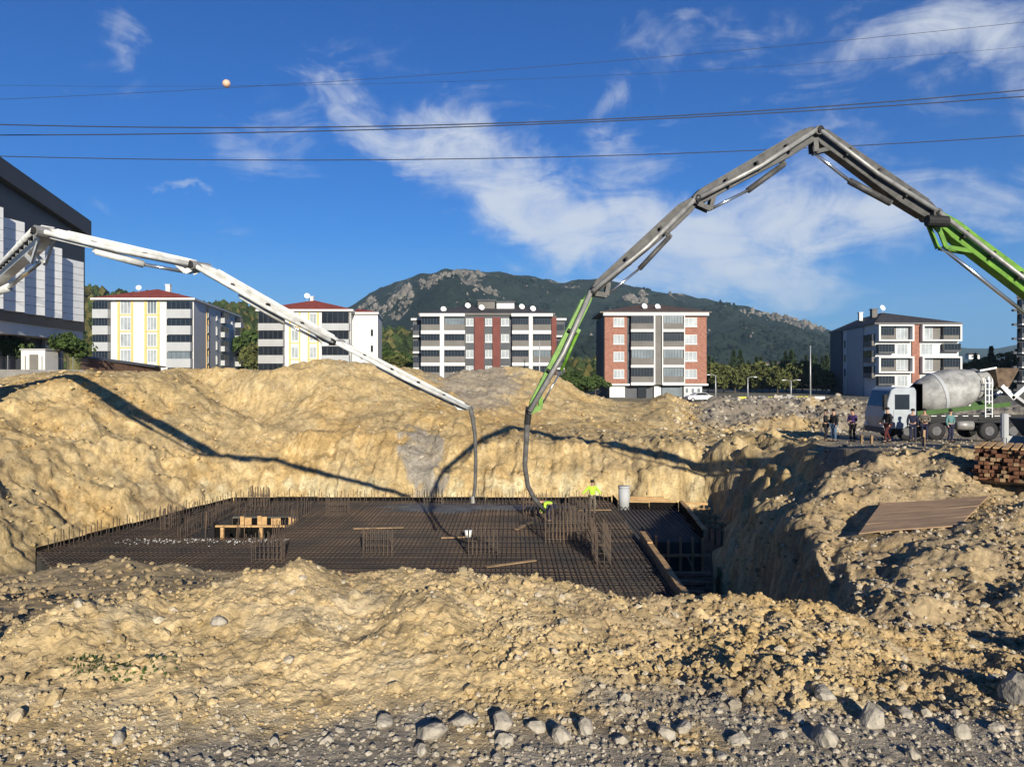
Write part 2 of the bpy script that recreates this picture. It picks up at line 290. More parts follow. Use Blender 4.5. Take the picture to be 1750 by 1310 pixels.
def soil_color(px, d, x, y, z):
    n = fbm(x * .25, y * .25, 5, 71); n2 = fbm(x * 1.4, y * 1.4, 4, 73); n3 = fbm(x * 7, y * 7, 3, 75)
    tan = np.array([.53, .39, .195]); och = np.array([.50, .32, .12]); pal = np.array([.57, .48, .29]); gry = np.array([.30, .285, .26]); brn = np.array([.32, .235, .135])
    c = np.repeat(tan[None, :], len(px), 0)
    def mixin(c, col, a): a = np.clip(a, 0, 1)[:, None]; return c * (1 - a) + col[None, :] * a
    c = mixin(c, och, sstep(.0, .45, n + .3 * n2) * .6)
    c = mixin(c, brn, sstep(.05, .55, -n + .5 * n2) * .55)
    c = mixin(c, och, .75 * blob(px, d, 850, 62, 110, 9) + .5 * blob(px, d, 1140, 88, 35, 6))
    c = mixin(c, pal, sstep(.0, .4, n2 + n3 * .5) * .35 + sstep(1, 0, np.abs(z + 7.2) / 1.2) * sstep(45, 47, d) * (.45 + n2))
    c = mixin(c, gry, (sstep(.15, .5, blob(px + n2 * 60, d, 815, 72, 70, 9)) * .62) + (sstep(.2, .45, blob(px + n2 * 40, d + n * 3, 720, 51.5, 34, 4.5)) * .8))
    c = mixin(c, np.array([.22, .205, .19]), sstep(1165, 1215, px + n2 * 50) * sstep(62, 72, d) * .8 * (1 - sstep(.1, .4, blob(px, d, 1450, 84, 60, 12))))
    c = mixin(c, np.array([.25, .225, .19]), sstep(1380, 1430, px) * sstep(29, 35, d + n2 * 4) * .75)
    rt = sstep(1230, 1400, px + n * 120) * sstep(10.5, 12.5, d) * (1 - sstep(28, 32, d))
    c = mixin(c, np.array([.40, .305, .185]), rt * (.75 + n2 * .4))
    c = mixin(c, np.array([.24, .18, .12]), rt * sstep(.05, .4, fbm(x * .9, y * .9, 4, 79)) * .5)
    c = mixin(c, np.array([.36, .275, .165]), (1 - sstep(400, 480, px)) * sstep(9.8, 11, d) * (1 - sstep(23, 25, d)) * .75)
    c = mixin(c, np.array([.34, .25, .145]), sstep(780, 900, px) * (1 - sstep(11, 12, d)) * sstep(.0, .4, fbm(x * .8, y * .8, 4, 83)) * .7)
    c = mixin(c, np.array([.60, .45, .245]), (1 - sstep(10.8, 12, d)) * (.5 + .5 * n2) * (1 - .45 * sstep(850, 1300, px)))
    # damp and darker fill in streaks and patches of its own
    fr = (1 - sstep(10.8, 12, d)); c = mixin(c, np.array([.34, .255, .15]), fr * sstep(.02, .32, fbm(x * .55 + 3, y * .9, 5, 91, .6)) * (.35 + .4 * sstep(650, 1000, px)))
    c = mixin(c, np.array([.46, .39, .27]), fr * sstep(.16, .4, fbm(x * 1.6, y * 2.2 + 7, 4, 93, .6)) * .45)
    bk = sstep(30, 36, d) * (1 - sstep(58, 66, d)) * sstep(-8.6, -8.0, z)
    c = c * (1 + bk * (.22 * fbm(x * 2.4, z * .35, 3, 95) + .16 * fbm(x * .5, z * 2.2, 3, 97)))[:, None]
    c = mixin(c, np.array([.36, .27, .15]), bk * sstep(.12, .42, fbm(x * .22, z * .7, 4, 99)) * .45)
    g = 1 - sstep(6.35, 7.25, d + fbm(x * 1.1, y * 1.1, 4, 85) * 1.3 + (1 - sstep(250, 620, px)) * .55 + sstep(1000, 1500, px) * .12)
    c = mixin(c, np.array([.33, .285, .22]), g * .95)
    c = mixin(c, np.array([.16, .13, .10]), sstep(30, 24, np.abs(px - 1240) * 0 + d * 0 + 40) * 0)
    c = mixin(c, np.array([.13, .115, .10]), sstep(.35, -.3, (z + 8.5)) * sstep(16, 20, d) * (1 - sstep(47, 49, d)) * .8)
    c = mixin(c, np.array([.20, .19, .15]), sstep(108, 125, d) * .8)
    return c * (1 + (n3 * .35 + n2 * .16)[:, None])

def soil_mat():
    m = mat('loose_soil', (1, 1, 1), .95, var=.16, scale=9, spec=.1, attr=True); nt = m.node_tree; L = nt.links; b = nt.nodes['Principled BSDF']; tc = nt.nodes.new('ShaderNodeTexCoord'); prev = None
    for sc_, dist, st in ((2.6, .06, .45), (9, .05, .6), (30, .025, .7)):
        n = nt.nodes.new('ShaderNodeTexNoise'); n.inputs['Scale'].default_value = sc_; n.inputs['Detail'].default_value = 4; n.inputs['Roughness'].default_value = .65; L.new(tc.outputs['Object'], n.inputs['Vector'])
        bp = nt.nodes.new('ShaderNodeBump'); bp.inputs['Strength'].default_value = st; bp.inputs['Distance'].default_value = dist; L.new(n.outputs[0], bp.inputs['Height'])
        if prev: L.new(prev.outputs[0], bp.inputs['Normal'])
        prev = bp
    L.new(prev.outputs[0], b.inputs['Normal'])
    # coarse dark and pale crumbs in the soil's own colour
    n = nt.nodes.new('ShaderNodeTexNoise'); n.inputs['Scale'].default_value = 3.2; n.inputs['Detail'].default_value = 7; n.inputs['Roughness'].default_value = .72; L.new(tc.outputs['Object'], n.inputs['Vector'])
    r = nt.nodes.new('ShaderNodeValToRGB'); e = r.color_ramp.elements; e[0].position = .32; e[0].color = (.58, .55, .50, 1); e[1].position = .68; e[1].color = (1.15, 1.14, 1.13, 1); k = e.new(.46); k.color = (.95, .95, .95, 1); L.new(n.outputs[0], r.inputs[0])
    old = b.inputs['Base Color'].links[0].from_socket; mx = nt.nodes.new('ShaderNodeMixRGB'); mx.blend_type = 'MULTIPLY'; mx.inputs[0].default_value = 1; L.new(old, mx.inputs[1]); L.new(r.outputs[0], mx.inputs[2]); L.new(mx.outputs[0], b.inputs['Base Color'])
    return m
M_soil = soil_mat()
def build_ground():
    pxs = np.concatenate([np.linspace(-900, -60, 70), np.linspace(-50, 1800, 800), np.linspace(1815, 2600, 60)])
    ds = np.concatenate([np.geomspace(2.2, 6, 14)[:-1], np.geomspace(6, 13, 300)[:-1], np.geomspace(13, 30, 260)[:-1], np.geomspace(30, 95, 330)[:-1], np.geomspace(95, 430, 36)])
    A, B = np.meshgrid(pxs, ds); px = A.ravel(); d = B.ravel()
    x = (px - CX) / FP * d; z = height(px, d); c = soil_color(px, d, x, d, z)
    nc, nr = len(pxs), len(ds); i = np.arange(nc - 1)[None, :] + (np.arange(nr - 1) * nc)[:, None]; i = i.ravel()
    k = sstep(11.5, 14, d) * (1 - sstep(70, 90, d)) * sstep(-8.8, -8.3, z)      # broken relief of the cut faces, all three ways
    y2 = d + k * (.22 * fbm(x * .7 + d * .2, z * .9, 4, 301) + .11 * fbm(x * 2.8, z * 2.4 + d, 4, 303)); x2 = x + k * (.25 * fbm(d * .7, z * .9 + x * .2, 4, 305) + .10 * fbm(d * 2.6, z * 3 + x, 4, 307))
    V = np.stack([x2, y2, z], 1)
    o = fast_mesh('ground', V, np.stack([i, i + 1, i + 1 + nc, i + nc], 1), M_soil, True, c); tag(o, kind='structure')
    # plain ground behind and beside the camera, and out to the hills
    mb = MB(); mb.box(-60, 60, -60, 2.1, -3.5, -3.12); b = mb.build('ground', mat('gravel_yard', (.36, .335, .30), .95, .2, 6, .5, 30)); tag(b, kind='structure')
    mb = MB(); mb.box(-6000, 6000, 425, 9000, -9, -4.6); b = mb.build('ground', mat('far_fields', (.11, .12, .055), .95, .3, .02)); tag(b, kind='structure')
    mb = MB(); mb.box(-3000, -1.4 * 60 - 60, -60, 424, -12, -9.5); b = mb.build('ground', bpy.data.materials['far_fields']); tag(b, kind='structure')
    mb = MB(); mb.box(1.4 * 60 + 70, 3000, -60, 424, -12, -9.5); b = mb.build('ground', bpy.data.materials['far_fields']); tag(b, kind='structure')
build_ground()

# clods and stones too many to count
def rock_proto(seed, sub=1):
    bm = bmesh.new(); bmesh.ops.create_icosphere(bm, subdivisions=sub, radius=1)
    r = random.Random(seed); ph = [(r.uniform(-1, 1), r.uniform(-1, 1), r.uniform(-1, 1)) for _ in range(9)]
    pls = [(Vector(p).normalized(), r.uniform(.55, .9)) for p in ph]
    for v in bm.verts:
        for n, k in pls:
            t = v.co.dot(n)
            if t > k: v.co -= n * (t - k) * .9
        v.co *= 1 + r.uniform(-.06, .06)
    V = np.array([v.co[:] for v in bm.verts]); F = np.array([[q.index for q in f.verts] for f in bm.faces]); bm.free(); return V, F
def scatter(name, px, d, size, mat_, cols, label, cat, flat=.75, sink=.15, sub=1):
    z = height(px, d); x = (px - CX) / FP * d; n = len(px); protos = [rock_proto(s, sub) for s in range(5)]
    VV, FF, CC, off = [], [], [], 0
    which = rng.integers(0, 5, n)
    for k in range(5):
        ii = np.where(which == k)[0]; V, F = protos[k]; m_ = len(ii)
        if not m_: continue
        th = rng.uniform(0, 6.283, m_); c, s = np.cos(th), np.sin(th); sx = size[ii] * rng.uniform(.75, 1.3, m_); sy = size[ii] * rng.uniform(.75, 1.2, m_); sz = size[ii] * flat * rng.uniform(.7, 1.2, m_)
        lx = V[None, :, 0] * sx[:, None]; ly = V[None, :, 1] * sy[:, None]; lz = V[None, :, 2] * sz[:, None]; lz = lz + lx * rng.uniform(-.4, .4, m_)[:, None]
        X = x[ii][:, None] + lx * c[:, None] - ly * s[:, None]; Y = d[ii][:, None] + lx * s[:, None] + ly * c[:, None]; Z = (z[ii] + size[ii] * (flat * .5 - sink))[:, None] + lz
        VV.append(np.stack([X, Y, Z], 2).reshape(-1, 3)); FF.append((F[None] + (np.arange(m_) * len(V))[:, None, None] + off).reshape(-1, 3)); off += m_ * len(V)
        CC.append(np.repeat(cols[ii], len(V), 0))
    o = fast_mesh(name, np.concatenate(VV), np.concatenate(FF), mat_, False, np.concatenate(CC)); return tag(o, label, cat, kind='stuff')
M_clod = mat('clods', (1, 1, 1), .95, var=.12, scale=14, bump=.4, bscale=40, spec=.1, attr=True)
def clods(n, p0, p1, d0, d1, s0, s1, cmul=1.0, pale=.0, pw=2.5, cond=None):
    px = rng.uniform(p0, p1, n); d = np.exp(rng.uniform(math.log(d0), math.log(d1), n)); 
    if cond is not None: k = cond(px, d); px, d = px[k], d[k]; n = len(px)
    s = s0 + (s1 - s0) * rng.uniform(0, 1, n) ** pw
    x = (px - CX) / FP * d; z = height(px, d); c = soil_color(px, d, x, d, z) * (cmul - .12 + rng.uniform(-.14, .14, n))[:, None]
    pl = (rng.uniform(0, 1, n) < pale)[:, None]; c = np.where(pl, c * .35 + np.array([.42, .375, .30])[None] * .8, c)
    return px, d, s, c
def cat4(*a): return [np.concatenate([q[i] for q in a]) for i in range(4)]
A = cat4(clods(9500, -60, 1810, 6.7, 10.8, .006, .04, pale=.05, pw=4), clods(6500, 800, 1810, 6.9, 10.8, .007, .06, pale=.08, pw=4.5), clods(160, -60, 1810, 6.9, 10, .05, .10, pale=.1, pw=2))
scatter('soil_clods', A[0], A[1], A[2], M_clod, A[3], 'loose tan soil clods over the front spoil heap', 'soil')
A = cat4(clods(9000, 1225, 1820, 11.5, 29, .012, .10, pale=.3, pw=4.5, cond=lambda p, d: d > np.interp(p, [1223, 1300, 1350, 1385, 1450], [25.5, 24.5, 21.5, 18, 12])), clods(1500, -60, 480, 10.5, 22, .02, .12, pw=4))
scatter('stones', A[0], A[1], A[2], M_clod, A[3], 'pale stones strewn over the stony mound and mud shelf', 'stones')
A = cat4(clods(5000, -60, 1400, 44, 84, .03, .22, pale=.15, pw=6, cond=lambda p, d: height(p, d) > -8.0), clods(1200, -60, 450, 33, 56, .03, .18, pw=6, cond=lambda p, d: height(p, d) > -8.0), clods(2500, 1150, 1560, 60, 88, .06, .4, pale=.35, pw=4), clods(700, 1390, 1800, 29, 58, .03, .14, pale=.3, pw=4))
scatter('bank_stones', A[0], A[1], A[2], M_clod, A[3], 'stones and lumps sticking out of the dug bank', 'stones')
A = clods(6500, -60, 1810, 5.7, 7.0, .005, .04, pale=.5, pw=4.5)
scatter('gravel', A[0], A[1], A[2], M_clod, A[3], 'grey gravel strip at the foot of the spoil heap', 'gravel')

# ------------------------------------------------------------------ hills
def lerp_rows(px, tab): a = np.array(tab, float); return np.interp(px, a[:, 0], a[:, 1])
def build_hill(name, ridge, dr, d0, z0, mat_, depth_tab=None, amp=1.0, cols=420, rows=150, p0=-700, p1=2500, seed=100, back=1.5):
    pxs = np.linspace(p0, p1, cols); t = np.linspace(0, back, rows); A, T = np.meshgrid(pxs, t); px = A.ravel(); t = T.ravel()
    y = lerp_rows(px, ridge); D = dr if depth_tab is None else lerp_rows(px, depth_tab)
    d = d0 + (D - d0) * t; zr = -(y - HY) / FP * D
    h = np.where(t < 1, t ** 1.25 * (1 - .12 * np.sin(np.pi * t)), 1 - (t - 1) * .55)
    x = (px - CX) / FP * d; s = 1 / (D * .11)
    z = z0 + (zr - z0) * h
    rough = sstep(0, .25, t) * (1 - .75 * np.exp(-((t - 1) / .10) ** 2))
    rel = (fbm(x * s, d * s * .5, 5, seed) * .30 + np.abs(fbm(x * s * 2.3, d * s, 4, seed + 3)) * -.22) * (zr - z0) * amp
    z = z + rel * rough + (zr - z0) * .028 * amp * fbm(x * s * 7, d * s * 7, 3, seed + 7) * sstep(0, .2, t)
    i = (np.arange(cols - 1)[None] + (np.arange(rows - 1) * cols)[:, None]).ravel()
    V = np.stack([x, d, z], 1); o = fast_mesh(name, V, np.stack([i, i + 1, i + 1 + cols, i + cols], 1), mat_, True); tag(o, kind='structure')
    return V.reshape(rows, cols, 3)
def scrub_mat(name, g1, g2, rock, rock_amt, scale):
    m = bpy.data.materials.new(name); m.use_nodes = True; nt = m.node_tree; b = nt.nodes['Principled BSDF']; L = nt.links; b.inputs['Roughness'].default_value = .95; b.inputs['Specular IOR Level'].default_value = .05
    tc = nt.nodes.new('ShaderNodeTexCoord')
    def noise(sc_, det, st=(1, 1, 1)):
        mp = nt.nodes.new('ShaderNodeMapping'); mp.inputs['Scale'].default_value = st; L.new(tc.outputs['Object'], mp.inputs[0])
        n = nt.nodes.new('ShaderNodeTexNoise'); n.inputs['Scale'].default_value = sc_; n.inputs['Detail'].default_value = det; n.inputs['Roughness'].default_value = .65; L.new(mp.outputs[0], n.inputs['Vector']); return n.outputs[0]
    r = nt.nodes.new('ShaderNodeValToRGB'); r.color_ramp.elements[0].color = (*g1, 1); r.color_ramp.elements[1].color = (*g2, 1); r.color_ramp.elements[0].position = .35; r.color_ramp.elements[1].position = .68
    L.new(noise(scale * 6, 5), r.inputs[0])
    # bare rock on the upper, broken ground
    r2 = nt.nodes.new('ShaderNodeValToRGB'); r2.color_ramp.elements[0].position = .56; r2.color_ramp.elements[1].position = .64
    a = nt.nodes.new('ShaderNodeMath'); a.operation = 'MULTIPLY_ADD'; L.new(noise(scale, 8, (1, 1, .6)), a.inputs[0]); a.inputs[1].default_value = 1.0
    sp = nt.nodes.new('ShaderNodeSeparateXYZ'); L.new(tc.outputs['Object'], sp.inputs[0])
    mr = nt.nodes.new('ShaderNodeMapRange'); mr.inputs['From Min'].default_value = 60; mr.inputs['From Max'].default_value = 260; mr.inputs['To Min'].default_value = -.22; mr.inputs['To Max'].default_value = rock_amt; L.new(sp.outputs[2], mr.inputs['Value'])
    L.new(mr.outputs[0], a.inputs[2]); L.new(a.outputs[0], r2.inputs[0])
    mx = nt.nodes.new('ShaderNodeMixRGB'); L.new(r2.outputs[0], mx.inputs[0]); L.new(r.outputs[0], mx.inputs[1]); mx.inputs[2].default_value = (*rock, 1); L.new(mx.outputs[0], b.inputs['Base Color'])
    bp = nt.nodes.new('ShaderNodeBump'); bp.inputs['Strength'].default_value = .8; bp.inputs['Distance'].default_value = 6; L.new(noise(scale * 5, 6), bp.inputs['Height']); L.new(bp.outputs[0], b.inputs['Normal'])
    return m
M_mtn = scrub_mat('mountain_scrub', (.016, .026, .020), (.034, .046, .032), (.27, .245, .21), .10, .022)
M_hill = scrub_mat('hill_scrub', (.030, .045, .018), (.10, .10, .045), (.22, .19, .12), -.3, .05)
M_far = scrub_mat('far_hill_scrub', (.03, .05, .035), (.06, .085, .05), (.2, .2, .18), -.3, .01)
MTN = build_hill('mountain', [(-700, 640), (250, 625), (420, 575), (520, 548), (600, 524), (650, 492), (700, 471), (750, 461), (800, 463), (870, 468), (950, 478), (1050, 480), (1130, 492), (1200, 508), (1290, 526), (1380, 550), (1420, 563), (1500, 585), (1600, 612), (1700, 626), (2500, 640)],
                 1700, 480, -5, M_mtn, depth_tab=[(-700, 1900), (600, 1900), (750, 1500), (1100, 1700), (1420, 1900), (2500, 2000)], rows=190, cols=520)
HILL = build_hill('hills', [(-700, 455), (0, 478), (145, 498), (300, 518), (425, 534), (640, 565), (705, 573), (800, 592), (1000, 622), (1200, 640), (2500, 640)], 470, 215, -3, M_hill, amp=.7, seed=140)
build_hill('hills', [(-700, 610), (800, 600), (1350, 590), (1420, 577), (1520, 572), (1600, 585), (1650, 594), (1700, 595), (1760, 585), (1900, 570), (2500, 590)], 3600, 1500, -6, M_far, seed=180, rows=80, cols=300, amp=.6)

# scrub and woods on the slopes, beyond counting
def puffs(name, pts, size, cols, label, cat, m_):
    V, F = rock_proto(3, 1); n = len(pts); a = rng.uniform(0, 6.28, n); c, s = np.cos(a), np.sin(a)
    sx = size * rng.uniform(.8, 1.2, n); sz = size * rng.uniform(.8, 1.5, n)
    J = rng.uniform(.7, 1.3, (n, len(V)))
    lx = V[None, :, 0] * sx[:, None] * J; ly = V[None, :, 1] * sx[:, None] * J; lz = V[None, :, 2] * sz[:, None] * J
    X = np.stack([pts[:, 0, None] + lx * c[:, None] - ly * s[:, None], pts[:, 1, None] + lx * s[:, None] + ly * c[:, None], pts[:, 2, None] + lz + sz[:, None] * .5], 2).reshape(-1, 3)
    o = fast_mesh(name, X, (F[None] + (np.arange(n) * len(V))[:, None, None]).reshape(-1, 3), m_, False, np.repeat(cols, len(V), 0)); return tag(o, label, cat, kind='stuff')
M_puff = mat('scrub_leaves', (1, 1, 1), .95, var=.25, scale=.8, spec=.05, attr=True)
def sample(G, n, r0, r1, c0=0, c1=None):
    rr, cc, _ = G.shape; i = rng.uniform(r0 * (rr - 1), r1 * (rr - 1) - 1, n); j = rng.uniform(c0, (c1 or cc) - 2, n); i0 = i.astype(int); j0 = j.astype(int)
    return G[i0, j0] + (G[i0 + 1, j0] - G[i0, j0]) * (i - i0)[:, None] + (G[i0, j0 + 1] - G[i0, j0]) * (j - j0)[:, None]
p = sample(MTN, 13000, .05, .668, 165, 385); k = (fbm(p[:, 0] * .012, p[:, 2] * .03, 4, 201) < .12 - .5 * sstep(60, 220, p[:, 2])); p = p[k]
q = rng.uniform(.6, 1.3, len(p))[:, None]; puffs('mountain_scrub', p, rng.uniform(1.4, 3.6, len(p)), np.array([.017, .027, .020])[None] * q, 'dark green scrub covering the rocky mountain slope', 'scrub', M_puff)
def crags(n, c0, c1, r0, r1, s0, s1):
    p = sample(MTN, n, r0, r1, c0, c1); k = fbm(p[:, 0] * .02, p[:, 2] * .035, 4, 211) + .25 * fbm(p[:, 0] * .004, p[:, 2] * .01, 2, 213) > .02; p = p[k]; return p, rng.uniform(0, 1, len(p)) ** 2 * (s1 - s0) + s0
cg = lambda px: int((px + 700) / 3200 * 520)
C = [crags(1100, cg(612), cg(720), .40, .655, 1.5, 6), crags(750, cg(720), cg(860), .52, .655, 1.5, 6), crags(800, cg(1140), cg(1420), .54, .655, 1.5, 7), crags(420, cg(700), cg(1400), .2, .6, 1.2, 3), crags(160, cg(1060), cg(1120), .50, .62, 3, 8)]
p = np.concatenate([a for a, b in C]); z_ = np.concatenate([b for a, b in C]); p[:, 2] -= z_ * .35
puffs('crags', p, z_, np.array([.25, .225, .19])[None] * rng.uniform(.45, 1.2, len(p))[:, None], 'pale bare crags on the mountain ridge and flank', 'rock', M_puff)
p = sample(HILL, 9000, .1, .70, 60, 280); q = rng.uniform(.5, 1.5, len(p)); c = np.where((rng.uniform(0, 1, len(p)) < .3)[:, None], np.array([.11, .10, .035])[None], np.array([.045, .065, .022])[None]) * q[:, None]
puffs('hillside_wood', p, rng.uniform(1.2, 3.4, len(p)), c, 'green and yellowing wood on the low hillside behind the flats', 'wood', M_puff)

# ------------------------------------------------------------------ trees
M_bark = mat('bark', (.10, .075, .05), .9, .2, 8, .5, 30)
def leaf_mat(name, c1, c2): return mat(name, c1, .8, var=.2, scale=1.5, col2=c2, spec=.2)
M_leaf = [leaf_mat('leaf_pine', (.035, .055, .022), (.014, .024, .012)), leaf_mat('leaf_olive', (.10, .105, .03), (.04, .05, .015)), leaf_mat('leaf_green', (.06, .095, .022), (.022, .04, .012))]
def tree_proto(h, r, kind, m_, leaves=900, seed=1, leaf=.32):
    g = np.random.default_rng(seed); root = empty('tree', (0, 0, 0))
    mb = MB(); top = Vector((g.uniform(-.2, .2), g.uniform(-.2, .2), h * .8)); mb.tube([(0, 0, -.6), (0.05, 0, h * .3), top], [.05 * h * .6, .03 * h * .6, .02], 7)
    for i in range(6):
        z = h * g.uniform(.25, .7); a = g.uniform(0, 6.28); rr = r * .6; mb.tube([(0, 0, z), (math.cos(a) * rr * .5, math.sin(a) * rr * .5, z + rr * .35), (math.cos(a) * rr, math.sin(a) * rr, z + rr * .5)], [.016 * h * .5, .01 * h * .5, .01], 5)
    mb.build('trunk', M_bark, root)
    if kind == 'cone':
        z = g.uniform(.12, 1, leaves) ** .8; rad = (1 - z) * r * (.75 + .35 * np.sin(z * 34)) * np.sqrt(g.uniform(.15, 1, leaves)) + .05; a = g.uniform(0, 6.28, leaves); C = np.stack([rad * np.cos(a), rad * np.sin(a), z * h], 1)
    else:
        nb = 16; bc = g.normal(0, 1, (nb, 3)); bc /= np.linalg.norm(bc, axis=1)[:, None]; bc *= g.uniform(.25, .8, nb)[:, None]; br = g.uniform(.28, .5, nb)
        w = g.integers(0, nb, leaves); v = g.normal(0, 1, (leaves, 3)); v /= np.linalg.norm(v, axis=1)[:, None]; C = bc[w] + v * (br[w] * g.uniform(.55, 1, leaves) ** .5)[:, None]
        lo = .18 if kind == 'bush' else .38; C = np.stack([C[:, 0] * r, C[:, 1] * r, h * lo + (C[:, 2] + 1) * .5 * h * (1 - lo)], 1)
    n = g.normal(0, 1, (leaves, 3)); n /= np.linalg.norm(n, axis=1)[:, None]; t = np.cross(n, g.normal(0, 1, (leaves, 3))); t /= np.linalg.norm(t, axis=1)[:, None]; b = np.cross(n, t); sz = (leaf * g.uniform(.5, 1.2, leaves))[:, None]
    V = np.stack([C + t * sz, C + b * sz * .7, C - t * sz, C - b * sz * .7], 1).reshape(-1, 3); F = np.arange(leaves * 4).reshape(-1, 4)
    o = fast_mesh('crown', V, F, m_); put(o, root); return root
protos = {}
def tree(kind, loc, h, label, group=None, cat='tree', name=None, rot=0, wide=1):
    spec = {'pine': (10, 2.6, 'cone', M_leaf[0], 900, .55), 'olive': (6, 3.2, 'bush', M_leaf[1], 1000, .42), 'green': (5, 2.4, 'round', M_leaf[2], 1500, .26), 'bush': (2.5, 1.8, 'bush', M_leaf[2], 500, .25)}[kind]
    if kind not in protos: protos[kind] = tree_proto(*spec[:5], seed=len(protos) + 3, leaf=spec[5]); t = protos[kind]
    else: t = copy_tree(protos[kind])
    t.name = name or {'pine': 'pine_tree', 'olive': 'olive_tree', 'green': 'round_tree', 'bush': 'shrub'}[kind]
    t.location = loc; s = h / spec[0]; t.scale = (s * wide, s * wide, s); t.rotation_euler = (0, 0, rot); tag(t, label, cat, group); return t
def at_px(px, d, z=None):
    x = (px - CX) / FP * d; return (x, d, gz(x, d) - .1 if z is None else z)
tree('green', at_px(16, 72, .0), 3.9, 'round clipped green tree beside white porch of the dark hall', wide=1.05)
tree('green', at_px(116, 72, .0), 4.0, 'round green tree in front of the brown shed', rot=1, wide=1.05)
for px, d, h, k in [(423, 175, 11, 'green'), (432, 168, 8, 'olive'), (416, 182, 9, 'olive'), (655, 185, 9, 'green'), (675, 175, 7, 'olive'), (690, 182, 8, 'green'), (150, 150, 7, 'olive')]:
    tree(k, at_px(px, d), h, 'green leafy tree rising between the apartment blocks', 'trees between the flats', rot=px)
for px, d, h in [(985, 118, 4.6), (1003, 116, 4.0), (1018, 119, 4.2), (972, 121, 4.6)]:
    tree('green', at_px(px, d), h, 'dense green bush beside the brick fronted flats', 'bushes beside the brick flats', rot=px * 1.3, wide=1.3)
for i in range(26):
    px = 1213 + i * 8.6 + random.uniform(-4, 4); d = random.uniform(215, 250); tree('pine', at_px(px, d), random.uniform(7, 11.5) * d / 230, 'dark pine standing in the wood behind the street lamps', 'pines behind the lamps', rot=px)
for i in range(17):
    px = 1214 + i * 13 + random.uniform(-4, 4); d = random.uniform(165, 195); tree('olive', at_px(px, d), random.uniform(4.2, 7.8), 'yellowish green tree in the row before the dark pines', 'yellowish trees before the pines', rot=px)
for i in range(12):
    px = 1640 + i * 9; d = random.uniform(170, 200); tree(['pine', 'olive', 'green'][i % 3], at_px(px, d), random.uniform(7, 11), ['dark pine', 'yellowish tree', 'leafy green tree'][i % 3] + ' behind the concrete mixer drum', 'trees behind the mixer: ' + ['pines', 'yellowish', 'green'][i % 3], rot=px)

# ------------------------------------------------------------------ buildings
M = {}
M['white'] = mat('white_render', (.60, .59, .57), .8, .05, .35, .1, 8)
M['grey'] = mat('grey_render', (.34, .34, .34), .8, .06, .5)
M['lgrey'] = mat('light_grey_render', (.36, .37, .38), .7, .05, .5)
M['dark'] = mat('anthracite_render', (.075, .080, .090), .7, .1, .5)
M['mid'] = mat('warm_grey_render', (.15, .14, .13), .8, .1, .5)
M['red'] = mat('red_cladding', (.15, .045, .036), .75, .12, .8)
M['brick'] = mat('brick_cladding', (.30, .14, .10), .85, .18, 2.5, .3, 12)
M['yellow'] = mat('yellow_trim', (.62, .42, .16), .7, .05, 1)
M['tile'] = mat('red_roof_tiles', (.27, .055, .035), .8, .25, 1.2, .5, 5, stretch=(1, 1, 4))
M['dtile'] = mat('dark_roof_tiles', (.055, .052, .055), .8, .25, 1.2, .5, 5, stretch=(1, 1, 4))
M['btile'] = mat('brown_roof_tiles', (.10, .065, .05), .8, .25, 1.2, .5, 5, stretch=(1, 1, 4))
M['glaz'] = glass('dark_glazing', (.016, .020, .026), .15)
M['pane'] = glass('curtained_pane', (.33, .36, .38), .2)
M['pane2'] = glass('grey_curtained_pane', (.15, .18, .20), .2)
M['frame'] = mat('white_plastic', (.62, .62, .61), .5, .04, 2)
M['black'] = mat('black_cladding', (.022, .024, .027), .45, .12, .4, spec=.4)
M['steel'] = mat('grey_steel', (.30, .31, .32), .45, .1, 3, metal=.6)
M['conc'] = mat('concrete', (.38, .36, .33), .9, .15, 1.5, .3, 14)
class Fac:
    def __init__(s, O, e): s.O = Vector((O[0], O[1], 0)); s.e = Vector((e[0], e[1], 0)).normalized(); s.n = Vector((s.e.y, -s.e.x, 0))
    def s(s_, px): u = (px - CX) / FP; return (u * s_.O.y - s_.O.x) / (s_.e.x - u * s_.e.y)
    def z(s, px, py): return -(py - HY) / FP * (s.O.y + s.s(px) * s.e.y)
    def pt(s, a, o, z): p = s.O + s.e * a + s.n * o; return (p.x, p.y, z)
    def sz(s, mb, a0, a1, z0, z1, o0, o1):
        return mb.box8([s.pt(a0, o0, z0), s.pt(a1, o0, z0), s.pt(a1, o1, z0), s.pt(a0, o1, z0), s.pt(a0, o0, z1), s.pt(a1, o0, z1), s.pt(a1, o1, z1), s.pt(a0, o1, z1)])
    def px(s, mb, x0, y0, x1, y1, o0, o1):
        return s.sz(mb, s.s(x0), s.s(x1), s.z(x0, y1), s.z(x0, y0), o0, o1)
    def rect(s, x0, y0, x1, y1): return s.s(x0), s.s(x1), s.z(x0, y1), s.z(x0, y0)
def part(fac, parent, name, m_, a, o0, o1, raw=False, label=None):
    for r in (a if isinstance(a, list) else [a]): mb = MB(); (fac.sz if raw else fac.px)(mb, *r, o0, o1); o = mb.build(name, m_, parent)
    if label: o['label'] = label
    return o
